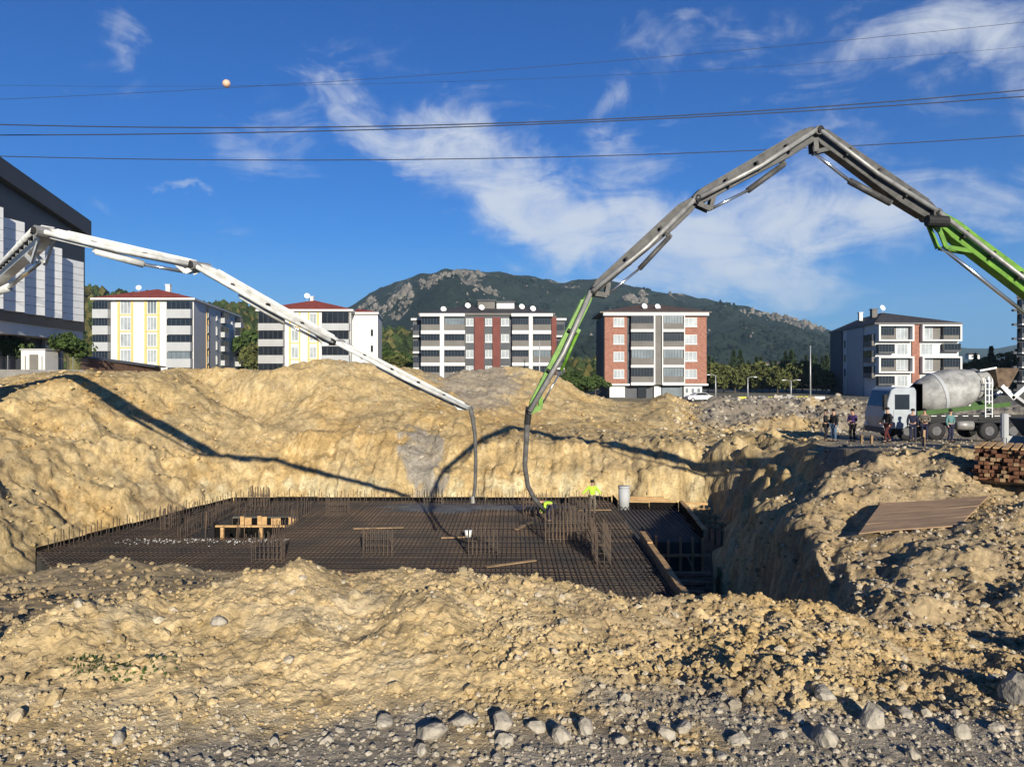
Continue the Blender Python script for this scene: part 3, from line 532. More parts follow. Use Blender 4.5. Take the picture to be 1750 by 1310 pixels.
def window(fac, parent, r, raw=False, div=2, pane='pane', sill=True, o=0, fm='frame'):
    a0, a1, z0, z1 = r if raw else fac.rect(*r); w = .07; mb = MB()
    for b in ((a0, a0 + w, z0, z1), (a1 - w, a1, z0, z1), (a0 + w, a1 - w, z1 - w, z1), (a0 + w, a1 - w, z0, z0 + w)): fac.sz(mb, *b, o, o + .10)
    for k in range(1, div): c = a0 + (a1 - a0) * k / div; fac.sz(mb, c - .035, c + .035, z0 + w, z1 - w, o, o + .09)
    f = mb.build('window', M[fm], parent)
    mb = MB(); fac.sz(mb, a0 + w, a1 - w, z0 + w, z1 - w, o + .005, o + .03); mb.build('pane', M[pane], f)
    if sill: mb = MB(); fac.sz(mb, a0 - .08, a1 + .08, z0 - .10, z0 - .004, o, o + .2); mb.build('sill', M[fm], f)
    return f
def balcony(fac, parent, x0, x1, yg0, yg1, yp1, ys1=None, pm='grey', out=1.2, gl='glaz', div=5, raw=False):
    if raw: a0, a1 = x0, x1; zg1, zg0, zp0 = yg0, yg1, yp1
    else: a0, a1 = fac.s(x0), fac.s(x1); zg1, zg0, zp0 = fac.z(x0, yg0), fac.z(x0, yg1), fac.z(x0, yp1)
    mb = MB(); fac.sz(mb, a0, a1, zp0, zg0, .003, out); b = mb.build('balcony', M[pm], parent)
    if gl:
        mb = MB(); fac.sz(mb, a0 + .05, a1 - .05, zg0 + .01, zg1 - .01, .003, out - .10); mb.build('balcony_glazing', M[gl], b)
        mb = MB()
        for k in range(div + 1): c = a0 + .07 + (a1 - a0 - .14) * k / div; fac.sz(mb, c - .025, c + .025, zg0 + .012, zg1 - .012, out - .12, out - .06)
        mb.build('glazing_bars', M['dark'], b)
    if ys1: 
        zs = ys1 if raw else fac.z(x0, ys1)
        mb = MB(); fac.sz(mb, a0 - .03, a1 + .03, zs, zp0 - .004, .003, out + .06); mb.build('balcony_slab', M['white'], b)
    return b
def prism_body(parent, poly, z0, z1, m_, name='wall'):
    return MB().prism(poly, z0, z1).build(name, m_, parent)
def hip_roof(parent, poly, z, ridge, m_, over=.7, edge='white', thick=.35):
    """poly: 4 plan corners (left-front, right-front, right-back, left-back); ridge: 2 points"""
    c = sum((Vector((p[0], p[1], 0)) for p in poly), Vector()) / 4; q = []
    for p in poly: v = Vector((p[0], p[1], 0)) - c; q.append(Vector((p[0], p[1], 0)) + v.normalized() * over * 1.3)
    mb = MB(); mb.slab([(v.x, v.y, z) for v in q], (0, 0, thick)); e = mb.build('eaves', M[edge], parent)
    mb = MB(); b = [(v.x, v.y, z + thick + .004) for v in q]; r0, r1 = ridge
    mb.add(b + [r0, r1], [(0, 1, 5, 4), (1, 2, 5), (2, 3, 4, 5), (3, 0, 4), (3, 2, 1, 0)]); return mb.build('roof', m_, parent)
def dish(roof, p, r=.5):
    mb = MB(); p = Vector(p); mb.tube([p + Vector((0, 0, -.9)), p], .04, 5)
    n = Vector((.3, -.9, .35)).normalized(); mb.tube([p, p + n * .05, p + n * .18], [.05, r * .75, r], 12); mb.build('satellite_dish', M['frame'], roof)
def chimney(roof, p, w=.8, h=1.6, m_='white'):
    mb = MB(); x, y, z = p; mb.box(x - w / 2, x + w / 2, y - w / 2, y + w / 2, z - h, z); mb.box(x - w * .65, x + w * .65, y - w * .65, y + w * .65, z + .003, z + .15); mb.build('chimney', M[m_], roof)

# --- white flats with yellow trim and red roof (two blocks)
def white_block_1():
    D = 139; f = Fac(((163 - CX) / FP * D, D), (1, 0)); a1 = f.s(331); z0 = -1.2; zt = f.z(163, 513); side = Vector((-.16, 1, 0)).normalized(); Lg = 41
    c0 = f.O; c1 = f.O + f.e * a1; c2 = c1 + side * Lg; c3 = c0 + side * Lg
    b = empty('apartment_block', (c0.x + a1 / 2, D, z0), 'long white four storey flats with yellow window bands and red roof beside dark hall', 'building')
    poly = [(c.x, c.y) for c in (c0, c1, c2, c3)]; prism_body(b, poly, z0, zt, M['white'])
    mid = (c0 + c1) / 2; rz = -(494 - HY) / FP * (D + 8)
    rf = hip_roof(b, poly, zt + .003, ((mid + side * 8).to_tuple()[:2] + (rz,), (mid + side * 33).to_tuple()[:2] + (rz,)), M['tile'], over=.9)
    chimney(rf, (mid.x + 1, D + 7.5, rz + .7)); dish(rf, (mid.x - 4, D + 6, rz))
    for y0, y1 in ((514, 536), (542, 564), (570, 592), (598, 619)):
        window(f, b, (206, y0, 224, y1), div=3, sill=False); window(f, b, (252, y0, 268, y1), div=3, pane='pane2' if y0 == 514 else 'pane', sill=False)
    for x0, x1 in ((201, 205), (224.6, 228), (247, 251), (269, 273)): part(f, b, 'yellow_band', M['yellow'], (x0, 513.5, x1, 632), .003, .12)
    for y in (537, 565, 593): part(f, b, 'yellow_band', M['yellow'], [(205.3, y, 224.3, y + 2.2), (251.3, y, 268.7, y + 2.2)], .003, .10)
    for i, (g0, g1, p1) in enumerate(((516, 529, 544), (545, 557, 572), (573, 585, 600), (601, 613, 628))):
        balcony(f, b, 289, 330, g0, g1, p1, pm='lgrey', gl='glaz' if i < 3 else 'pane2'); balcony(f, b, 163.5, 190, g0, g1, p1, pm='lgrey')
    g = Fac((c1.x, c1.y), side); fl = [f.z(163, y) for y in (536, 564, 592, 620)]
    for z in fl:
        for a, w, pn in ((10, 1.0, 'glaz'), (18, .9, 'glaz'), (33, 1.1, 'glaz')): window(g, b, (a, a + w, z + .1, z + 1.75), raw=True, div=1, pane=pn)
        balcony(g, b, 22.5, 27, z + 2.1, z + .9, z - .2, pm='lgrey', raw=True, out=.8); balcony(g, b, 37.5, 40.8, z + 2.1, z + .9, z - .2, pm='lgrey', raw=True, out=1.3)
    part(g, b, 'yellow_band', M['yellow'], [(9.5, 9.9, z0, zt), (11.1, 11.5, z0, zt)], .003, .1, raw=True)
    part(g, b, 'downpipe', M['frame'], (30.5, 30.7, z0, zt), .003, .12, raw=True)
def white_block_2():
    D = 140; f = Fac(((444 - CX) / FP * D, D), (1, 0)); a1 = f.s(599); z0 = -2; zt = f.z(444, 532); side = Vector((-.12, 1, 0)).normalized(); Lg = 20
    c0 = f.O; c1 = f.O + f.e * a1; c2 = c1 + side * Lg; c3 = c0 + side * Lg
    b = empty('apartment_block', (c0.x + a1 / 2, D, z0), 'smaller white flats with grey balconies and red roof behind the white boom', 'building')
    poly = [(c.x, c.y) for c in (c0, c1, c2, c3)]; prism_body(b, poly, z0, zt, M['white'])
    mid = (c0 + c1) / 2; rz = -(513 - HY) / FP * (D + 7)
    rf = hip_roof(b, poly, zt + .003, ((mid.x + .6 - .8, D + 7, rz), (mid.x - 1.8, D + 14, rz)), M['tile'], over=.7)
    dish(rf, (mid.x - 1.0, D + 5, rz + .6), .55); chimney(rf, (mid.x - .6, D + 7, rz + .6), .7)
    # set-back wing on the sunny side
    w0 = c1 + side * 4; wp = [(w0.x + .003, w0.y), (w0.x + 4.8, w0.y), (w0.x + 4.8 - 1.8, w0.y + 15), (w0.x - 1.8, w0.y + 15)]; zw = zt - .2; prism_body(b, wp, z0, zw, M['white'], 'wing_wall')
    hip_roof(b, wp, zw + .003, ((w0.x + .6, w0.y + 3, zw + 1.3), (w0.x, w0.y + 11, zw + 1.3)), M['tile'], over=.5)
    for y0, y1 in ((536, 554), (564, 582), (593, 611)):
        window(f, b, (498, y0, 510, y1), div=2, sill=False); window(f, b, (529.5, y0, 541, y1), div=2, sill=False)
    for x0, x1 in ((494, 497), (511, 513.5), (526, 529), (542, 545)): part(f, b, 'yellow_band', M['yellow'], (x0, 532.5, x1, 626), .003, .12)
    for y in (557, 585, 613): part(f, b, 'yellow_band', M['yellow'], [(497.3, y, 510.7, y + 2), (529.3, y, 541.7, y + 2)], .003, .10)
    for g0, g1, p1 in ((534, 553, 565), (566, 580, 592), (593.5, 607, 621), (622, 634, 640)):
        balcony(f, b, 444.5, 487, g0, g1, p1, pm='grey'); balcony(f, b, 552, 598.5, g0, g1, p1, pm='lgrey')
    g = Fac((w0.x, w0.y), (1, 0))
    for z in (1.2, 4.2, 7.2): window(g, b, (3.4, 4.0, z, z + 1.4), raw=True, div=1, pane='glaz')
white_block_1(); white_block_2()

# --- dark flats with red strips
def red_strip_block():
    D = 139; f = Fac(((720 - CX) / FP * D, D), (1, 0)); a1 = f.s(951); z0 = -3; zt = f.z(720, 539); c0 = f.O
    b = empty('apartment_block', (c0.x + a1 / 2, D, z0), 'wide anthracite flats with dark red strips and white balcony bands', 'building')
    prism_body(b, [(c0.x, D), (c0.x + a1, D), (c0.x + a1, D + 17), (c0.x, D + 17)], z0, zt, M['dark'])
    for x0, x1, sg in ((702, 720, -1), (951, 967, 1)):
        u0, u1 = f.s(x0), f.s(x1); prism_body(b, [(c0.x + u0 + .003, D + 3), (c0.x + u1 - .003, D + 3), (c0.x + u1 - .003, D + 13), (c0.x + u0 + .003, D + 13)], z0, zt - .7, M['dark'], 'wing_wall')
        h = Fac((c0.x + u0, D + 3), (1, 0)); part(h, b, 'cornice', M['white'], (0 - .3, u1 - u0 + .3, zt - .69, zt - .3), -.5, .5, raw=True)
        for z in (1.3, 4.3, 7.3): balcony(h, b, .15, u1 - u0 - .15, z + 2.0, z + .9, z, z - .35, pm='dark', raw=True, out=.9)
    ys = ((544, 555, 565, 571), (571.5, 582, 592, 598), (598.5, 609, 619.5, 625), (625.5, 636, 646, 652))
    for i, (g0, g1, p1, s1) in enumerate(ys):
        for j, (x0, x1) in enumerate(((721, 752.5), (760.5, 795), (875.5, 903), (910.5, 941))): balcony(f, b, x0, x1, g0, g1, p1, s1, pm='mid', gl='pane2' if (i, j) in ((0, 1), (2, 3)) else 'glaz', div=6)
    for x0, x1 in ((753, 760), (903.5, 910)): part(f, b, 'white_pier', M['white'], (x0, 539.5, x1, 662), .003, 1.45)
    for x0, x1 in ((811, 827.5), (842, 855), (942.5, 951), (720.05, 720.7)): part(f, b, 'red_strip', M['red'], (x0, 542, x1, 662), .003, .35)
    for y0, y1 in ((544, 556.5), (571, 584.5), (598, 611.5), (625, 638)):
        for x0, x1 in ((796.5, 809), (829.5, 841), (856.5, 870)): window(f, b, (x0, y0, x1, y1), div=2, pane='pane')
    part(f, b, 'cornice', M['white'], [(719, 536.5, 795, 541.5), (874, 536.5, 944, 541.5)], -.2, 1.6)
    cx = c0.x + a1 / 2; rz = f.z(835, 521) * 1.04
    rf = hip_roof(b, [(c0.x, D), (c0.x + a1 - .8, D), (c0.x + a1 - .8, D + 17), (c0.x, D + 17)], zt + .06, ((f.pt(f.s(800), 0, 0)[0], D + 7, rz), (f.pt(f.s(893), 0, 0)[0], D + 7, rz)), M['dtile'], over=.5, edge='mid')
    for x0, x1, y0, y1, m_ in ((815, 845, 511, 522, 'mid'), (848, 879, 513.5, 523, 'white')):
        mb = MB(); f.px(mb, x0, y0, x1, y1 + 6, -8, -4); mb.build('roof_room', M[m_], rf)
        mb = MB(); f.px(mb, x0 - 1.5, y0 - 2.5, x1 + 2, y0 - .2, -8.6, -3.6); mb.build('roof_room_lid', M['dark'], rf)
    for x, y in ((797, 519), (756, 527), (822, 524), (892, 521), (911, 526)): dish(rf, f.pt(f.s(x), -4 if y < 523 else -2, f.z(x, y)), .55)
red_strip_block()

# --- brick flats
def brick_block():
    D = 134; f = Fac(((1032 - CX) / FP * D, D), (1, 0)); a1 = f.s(1207); z0 = -4.3; zt = f.z(1032, 539); c0 = f.O; zf = f.z(1032, 658)
    b = empty('apartment_block', (c0.x + a1 / 2, D, z0), 'brick clad flats with two columns of dark balconies and brown roof', 'building')
    prism_body(b, [(c0.x, D), (c0.x + a1, D), (c0.x + a1 + 1, D + 15), (c0.x + .3, D + 15)], zf, zt, M['dark'])
    prism_body(b, [(c0.x + 1, D + .6), (c0.x + a1 - 1, D + .6), (c0.x + a1 - .5, D + 14), (c0.x + .8, D + 14)], z0, zf - .003, M['dark'], 'ground_floor_wall')
    part(f, b, 'brick_panel', M['brick'], [(1033, 540, 1071, 655), (1168, 540, 1206.7, 655)], .003, .35)
    part(f, b, 'cornice', M['white'], (1030, 535, 1209, 539.8), -.3, 1.1)
    part(f, b, 'band', M['white'], [(1032, 655.3, 1076, 658.5), (1168, 655.3, 1209, 658.5)], .003, .6)
    for i, (y0, y1) in enumerate(((543, 558), (572, 588), (601, 617), (631, 646))):
        window(f, b, (1048, y0, 1066, y1), div=3, o=.36); window(f, b, (1169, y0, 1190, y1), div=3, o=.36)
    for i, (g0, g1, p1, s1) in enumerate(((540, 553, 563, 567.6), (569, 583, 593, 597.6), (598, 612, 623.5, 628), (629, 643, 653, 658))):
        balcony(f, b, 1077, 1114.5, g0, g1, p1, s1, pm='mid', gl='pane2' if i == 2 else 'glaz', div=7); balcony(f, b, 1131, 1166, g0, g1, p1, s1, pm='mid', gl='glaz' if i == 1 else 'pane2', div=7)
    part(f, b, 'grey_strip', M['mid'], (1118, 540, 1128.5, 657), .003, .9); part(f, b, 'white_pier', M['white'], [(1115, 540, 1117.5, 657), (1129, 540, 1130.8, 657), (1166.3, 540, 1167.8, 657)], .003, 1.3)
    part(f, b, 'ground_floor_panel', M['white'], [(1042, 659, 1068, 679), (1118, 659, 1130, 679), (1169, 659, 1200, 679)], -.58, -.1)
    part(f, b, 'shop_window', M['pane2'], [(1132, 661, 1166, 677)], -.58, -.2); part(f, b, 'entrance_door', M['glaz'], (1090, 660, 1105, 679), -.58, -.25)
    for x in (1174, 1184, 1194): window(f, b, (x - 3, 663, x + 3, 672), div=1, pane='pane2', o=-.09)
    rz = f.z(1120, 520)
    rf = hip_roof(b, [(c0.x, D), (c0.x + a1, D), (c0.x + a1 + 1, D + 15), (c0.x + .3, D + 15)], zt + .45, ((f.pt(f.s(1105), 0, 0)[0], D + 7, rz + .6), (f.pt(f.s(1140), 0, 0)[0], D + 7, rz + .6)), M['btile'], over=.8, edge='mid', thick=.2)
    dish(rf, f.pt(f.s(1106), -3, f.z(1106, 521)), .55); dish(rf, f.pt(f.s(1129), -3, f.z(1129, 522)), .55)
brick_block()

# --- white framed flats on the right
def framed_block():
    D = 142; f = Fac(((1496 - CX) / FP * D, D), (1, 0)); a1 = f.s(1638); z0 = -4.3; zt = f.z(1496, 554); c0 = f.O; side = Vector((.33, 1, 0)).normalized()
    u = (1421 - CX) / FP; Lg = (c0.x - u * c0.y) / (u * side.y - side.x); Lg = abs(Lg); c1 = c0 + f.e * a1
    b = empty('apartment_block', (c0.x + a1 / 2, D, z0), 'white framed flats with shaded grey side wall behind the concrete mixer', 'building')
    return f, b, c0, c1, a1, z0, zt, side
f5, b5, c0, c1, a1, z0, zt, _ = framed_block()
D5 = 142; Wd = 30.0; e5 = Vector(((1421 - CX) / FP * (D5 + Wd), D5 + Wd, 0)) - c0; e5n = e5.normalized(); L5 = e5.length
bk = [c0 + e5, c1 + e5]; poly5 = [(c0.x, c0.y), (c1.x, c1.y), (bk[1].x, bk[1].y), (bk[0].x, bk[0].y)]
prism_body(b5, poly5, z0, zt, M['white'])
rz = -(534 - HY) / FP * (D5 + 8); mid = (c0 + c1) / 2
rf = hip_roof(b5, poly5, zt + .003, ((c0.x + 4 + e5n.x * 8, D5 + 8, rz), (c0.x + 5 + e5n.x * 22, D5 + 24, rz)), M['dtile'], over=.7, edge='mid', thick=.25)
chimney(rf, (c0.x + 3, D5 + 7, rz + .5), 1.0, 1.6, 'mid'); dish(rf, (c0.x + 4.2, D5 + 6, rz + .7), .6); chimney(rf, (c0.x + 3.6, D5 + 14, rz + .4), .7)
part(f5, b5, 'brick_strip', M['brick'], (1557.5, 555, 1570.5, 654), .003, .3)
for k, y in enumerate((555, 583, 609, 637)):
    if k % 2 == 0:
        for x0, x1 in ((1497, 1557), (1571, 1638)):
            part(f5, b5, 'white_frame', M['white'], [(x0, y, x1, y + 2.6), (x0, y + 25.4, x1, y + 28), (x0, y + 2.7, x0 + 3, y + 25.3), (x1 - 3, y + 2.7, x1, y + 25.3)], .003, 1.2)
        part(f5, b5, 'grey_panel', M['mid'], [(1500.2, y + 2.7, 1553.8, y + 25.3), (1574.2, y + 2.7, 1634.8, y + 25.3)], .003, .05)
        balcony(f5, b5, 1501, 1525, y + 4, y + 18, y + 25, pm='mid', out=.9); balcony(f5, b5, 1608, 1634, y + 4, y + 18, y + 25, pm='mid', out=.9)
        window(f5, b5, (1531, y + 4, 1551, y + 24), div=3, o=.06, sill=False); window(f5, b5, (1575.5, y + 4, 1593, y + 24), div=3, o=.06, sill=False)
    else:
        balcony(f5, b5, 1497, 1525, y + 5, y + 18, y + 21, pm='dark', out=1.1); balcony(f5, b5, 1608, 1637, y + 4, y + 15, y + 18, pm='dark', out=1.1)
        window(f5, b5, (1533, y + 4, 1551, y + 23), div=3, sill=False); window(f5, b5, (1574, y + 4, 1593, y + 23), div=3, sill=False)
g5 = Fac((bk[0].x, bk[0].y), (-e5n.x, -e5n.y))
part(g5, b5, 'grey_side_panel', M['lgrey'], (L5 * .42, L5 * .78, z0, zt - .1), .003, .25, raw=True); part(g5, b5, 'dark_side_panel', M['dark'], [(0, L5 * .30, z0, zt - .1)], .003, .3, raw=True)
for z in (-.4, 2.6, 5.6):
    window(g5, b5, (L5 * .33, L5 * .38, z, z + 1.7), raw=True, div=1, pane='glaz'); balcony(g5, b5, L5 * .82, L5 - .1, z + 2, z + .7, z - .2, pm='mid', raw=True, out=.6)
# --- tower at the right edge
D = 150; f = Fac(((1738 - CX) / FP * D, D), (1, 0)); b = empty('apartment_tower', (f.O.x + 9, D, -4.3), 'dark apartment tower with stacked balconies behind the green boom foot', 'building')
prism_body(b, [(f.O.x, D), (f.O.x + 18, D), (f.O.x + 30, D + 16), (f.O.x + 12, D + 16)], -4.3, f.z(1738, 508), M['black'])
MB().prism([(f.O.x - .4, D - .4), (f.O.x + 18.4, D - .4), (f.O.x + 30.4, D + 16.4), (f.O.x + 11.6, D + 16.4)], f.z(1738, 508) + .003, f.z(1738, 508) + .35).build('roof', M['dark'], b)
for k in range(6): balcony(f, b, .2, 5, -1.2 + k * 2.8 + 2.0, -1.2 + k * 2.8 + .9, -1.2 + k * 2.8, -1.5 + k * 2.8, pm='dark', raw=True, out=1.2)
for k in range(6): part(f, b, 'ledge', M['dark'], (-.7, -.003, -1.5 + k * 2.8, -1.1 + k * 2.8), -.6, .1, raw=True)

# --- black hall with white bays
D = 84; side = Vector((.13, -1, 0)).normalized(); cor = Vector(((145 - CX) / FP * D, D, 0))
def hall():
    Lh = 42; f = Fac((cor.x + side.x * Lh, cor.y + side.y * Lh), (-side.x, -side.y)); b = empty('hall', (cor.x - 4, cor.y - 12, 0), 'large black clad hall with tall white faceted bays', 'building')
    zt = -(377 - HY) / FP * D; zb = -(566 - HY) / FP * D; zw = -(583 - HY) / FP * D
    nrm = f.n; P4 = [f.O, f.O + f.e * Lh, f.O + f.e * Lh - nrm * 25, f.O - nrm * 25]
    RS = .10      # the roof line climbs towards the street end
    def sl(a0, a1, z0, z1a, z1b, o0, o1): return MB().box8([f.pt(a0, o0, z0), f.pt(a1, o0, z0), f.pt(a1, o1, z0), f.pt(a0, o1, z0), f.pt(a0, o0, z1a), f.pt(a1, o0, z1b), f.pt(a1, o1, z1b), f.pt(a0, o1, z1a)])
    sl(0, Lh, zb, zt - 1.7 + RS * Lh, zt - 1.7, -25, 0).build('wall', M['black'], b)
    MB().box8([f.pt(-.3, -25, zt - 1.69 + RS * Lh), f.pt(Lh + .35, -25, zt - 1.69), f.pt(Lh + .35, .55, zt - 1.69), f.pt(-.3, .55, zt - 1.69 + RS * Lh), f.pt(-.3, -25, zt + RS * Lh), f.pt(Lh + .35, -25, zt), f.pt(Lh + .35, .55, zt), f.pt(-.3, .55, zt + RS * Lh)]).build('parapet', mat('charcoal_parapet', (.05, .052, .056), .5, .08, .5), b)
    part(f, b, 'fascia', M['white'], (0, Lh, zw, zb - .003), -24, -.2, raw=True)
    part(f, b, 'ground_floor_wall', M['dark'], (0, Lh, -.8, zw - .003), -22, -2.2, raw=True)
    for k in range(12): part(f, b, 'pillar', M['lgrey'], (k * 3.6 + .9, k * 3.6 + 1.2, -.8, zw - .006), -2.1, -1.8, raw=True)
    for k in range(8): part(f, b, 'ground_floor_glazing', M['pane2'], (k * 5 + 1.6, k * 5 + 4.4, .2, zw - .6), -2.195, -2.1, raw=True)
    zbb = zb + .9; wm = mat('white_metal_panel', (.80, .80, .79), .45, .05, 1.2, spec=.4)
    for i, (q0, q1) in enumerate(((107, 137), (74, 96), (42, 62), (4, 31), (-36, -8), (-86, -54))):
        a = f.s(q0); e_ = a + min(3.4, max(2.4, (f.s(q1) - a) * .80)); ztop = -(443 - HY) / FP * 80 + .155 * (f.s(107) - a); w_ = .70
        pts = [f.O + f.e * a + nrm * .003, f.O + f.e * e_ + nrm * w_, f.O + f.e * (e_ + .15) + nrm * .003]
        n = 9; bay = empty('white_bay', (pts[1].x, pts[1].y, zbb)); put(bay, b); h = (ztop - zbb) / n
        for k in range(n): MB().prism([(p.x, p.y) for p in pts], zbb + k * h + .02, zbb + (k + 1) * h - .02).build('panel', wm, bay)      # open joints between
        part(f, b, 'dark_glazing_strip', M['glaz'], (e_ + .3, e_ + 1.3, zbb, ztop), .003, .06, raw=True)
        for k in range(n): part(f, b, 'spandrel', M['mid'], (e_ + .3, e_ + 1.3, zbb + k * h, zbb + k * h + .10), .065, .10, raw=True)
hall()

# ------------------------------------------------------------------ foundation slab in the pit
M['slab'] = mat('wet_mesh_shaded_concrete', (.085, .078, .068), .8, .3, .35, .3, 10, col2=(.028, .027, .026))  # dark base colour stands for shade under the rebar mesh; darker patches wet
M['rebar'] = mat('rusty_rebar', (.095, .064, .044), .75, .25, .45, metal=.2, col2=(.030, .030, .031))
M['rebar2'] = mat('brown_rebar', (.135, .085, .05), .75, .25, .35, metal=.2, col2=(.040, .038, .037))
M['film'] = mat('black_film_plywood', (.008, .0075, .007), .95, .2, 2, spec=.03)
M['timber'] = mat('fresh_timber', (.50, .31, .14), .8, .22, 3, .3, 30, stretch=(1, 1, 6))
M['timber2'] = mat('weathered_timber', (.30, .20, .11), .85, .25, 3, .3, 30)
M['timber3'] = mat('red_brown_timber', (.17, .075, .04), .85, .3, 4, .3, 30)
M['ply'] = mat('weathered_plywood', (.36, .235, .135), .8, .22, 1.4, .2, 20, col2=(.20, .135, .085), stretch=(.6, 3, 3))
ZS = -7.6
POLY = [(-20, 32), (-13, 23.5), (5.45, 23), (5.9, 45), (-16.4, 45)]
HOLE = (-15.0, -11.0, 34.6, 40.8)
EXT = [(5.75, 34.6), (8.62, 34.6), (9.3, 42.6), (5.9, 43)]
def clip(poly, nx, ny, c):
    out = []; n = len(poly)
    for i in range(n):
        a, b = poly[i], poly[(i + 1) % n]; da, db = nx * a[0] + ny * a[1] - c, nx * b[0] + ny * b[1] - c
        if da >= 0: out.append(a)
        if (da >= 0) != (db >= 0): t = da / (da - db); out.append((a[0] + (b[0] - a[0]) * t, a[1] + (b[1] - a[1]) * t))
    return out
x0, x1, y0, y1 = HOLE
slab = empty('foundation_slab', (-6, 34, -8.95), 'dark foundation slab covered with rebar mesh in the pit', 'foundation')
mb = MB()
for pl in (clip(POLY, -1, 0, -x0), clip(POLY, 1, 0, x1), clip(clip(clip(POLY, 1, 0, x0), -1, 0, -x1), 0, -1, -y0), clip(clip(clip(POLY, 1, 0, x0), -1, 0, -x1), 0, 1, y1)): mb.prism(pl, -9.1, ZS)
sb = mb.build('concrete_bed', M['slab'], slab)
MB().prism(EXT, -9.1, ZS - .004).build('side_bed', M['slab'], slab)
def seg_in(poly, p, q):
    t0, t1 = 0., 1.; n = len(poly)
    for i in range(n):
        a, b = poly[i], poly[(i + 1) % n]; nx, ny = -(b[1] - a[1]), b[0] - a[0]
        da = (p[0] - a[0]) * nx + (p[1] - a[1]) * ny; db = (q[0] - a[0]) * nx + (q[1] - a[1]) * ny
        if da < 0 and db < 0: return None
        if da < 0: t0 = max(t0, da / (da - db))
        elif db < 0: t1 = min(t1, da / (da - db))
    return (t0, t1) if t1 > t0 else None
def bars(name, poly, spacing, z, w, m_, along, hole=None, jit=.09):
    mb = MB(); lo, hi = (20, 47) if along == 'x' else (-22, 11); k = lo
    while k < hi:
        j = random.uniform(-jit, jit); p, q = ((-25, k + j), (15, k - j)) if along == 'x' else ((k + j, 20), (k - j, 47))
        s = seg_in(poly, p, q)
        if s:
            A = (p[0] + (q[0] - p[0]) * s[0], p[1] + (q[1] - p[1]) * s[0]); B = (p[0] + (q[0] - p[0]) * s[1], p[1] + (q[1] - p[1]) * s[1]); sg = [(A, B)]
            if hole:
                if along == 'x' and hole[2] < k < hole[3]: sg = [(A, (hole[0] + .1, k)), ((hole[1] - .1, k), B)]
                if along == 'y' and hole[0] < k < hole[1]: sg = [(A, (k, hole[2] + .1)), ((k, hole[3] - .1), B)]
            for a, b in sg: zz = z + random.uniform(-.008, .012); mb.beam((*a, zz), (*b, zz + random.uniform(-.01, .01)), w, w)
        k += spacing
    return tag(mb.build(name, m_, slab), kind='stuff')
bars('top_bars', POLY, .20, ZS + .19, .026, M['rebar2'], 'y', HOLE); bars('top_bars', POLY, .20, ZS + .16, .020, M['rebar'], 'x', HOLE)
bars('bottom_bars', POLY, .5, ZS + .05, .03, M['rebar'], 'x', HOLE)
bars('top_bars', EXT, .22, ZS + .16, .035, M['rebar2'], 'y', None, .0)
# starter bars standing up along the edges and where columns and walls will rise
def starters(pts, h0, h1, m_, name='starter_bars'):
    mb = MB()
    for x, y in pts: h = random.uniform(h0, h1); mb.beam((x, y, ZS), (x + random.uniform(-.04, .04), y + random.uniform(-.04, .04), ZS + h), .028, .028)
    return tag(mb.build(name, m_, slab), kind='stuff')
def along(a, b, step, jit=.05): n = int(math.dist(a, b) / step); return [(a[0] + (b[0] - a[0]) * i / n + random.uniform(-jit, jit), a[1] + (b[1] - a[1]) * i / n + random.uniform(-jit, jit)) for i in range(n + 1)]
starters(along((-16.2, 44.7), (5.6, 44.7), .22), .5, .95, M['rebar']); starters(along((-16.4, 44.3), (-19.7, 32.3), .22), .5, .95, M['rebar'])
starters(along((-11.0, 40.9), (-15.1, 40.9), .25) + along((-15.15, 34.5), (-15.15, 40.9), .25) + along((-10.85, 34.5), (-10.85, 40.9), .3), .6, 1.3, M['rebar'])
def cage(x, y, w, l, h, m_):
    o = empty('column_starter_cage', (x, y, ZS)); mb = MB()
    n = max(3, int(w / .14)); k = max(2, int(l / .2))
    for i in range(n):
        for yy in (-l / 2, l / 2): mb.beam((x - w / 2 + w * i / (n - 1), y + yy, ZS), (x - w / 2 + w * i / (n - 1) + random.uniform(-.03, .03), y + yy, ZS + h * random.uniform(.85, 1.1)), .03, .03)
    for j in range(1, k):
        for xx in (-w / 2, w / 2): mb.beam((x + xx, y - l / 2 + l * j / k, ZS), (x + xx, y - l / 2 + l * j / k, ZS + h * random.uniform(.85, 1.1)), .03, .03)
    b = mb.build('upright_bars', m_, o); tag(b, kind='stuff')
    mb = MB()
    for t in range(3):
        z = ZS + h * (.2 + .22 * t)
        for a, c in (((-w / 2, -l / 2), (w / 2, -l / 2)), ((w / 2, -l / 2), (w / 2, l / 2)), ((w / 2, l / 2), (-w / 2, l / 2)), ((-w / 2, l / 2), (-w / 2, -l / 2))): mb.beam((x + a[0], y + a[1], z), (x + c[0], y + c[1], z), .02, .02)
    tag(mb.build('stirrups', m_, o), kind='stuff'); return o
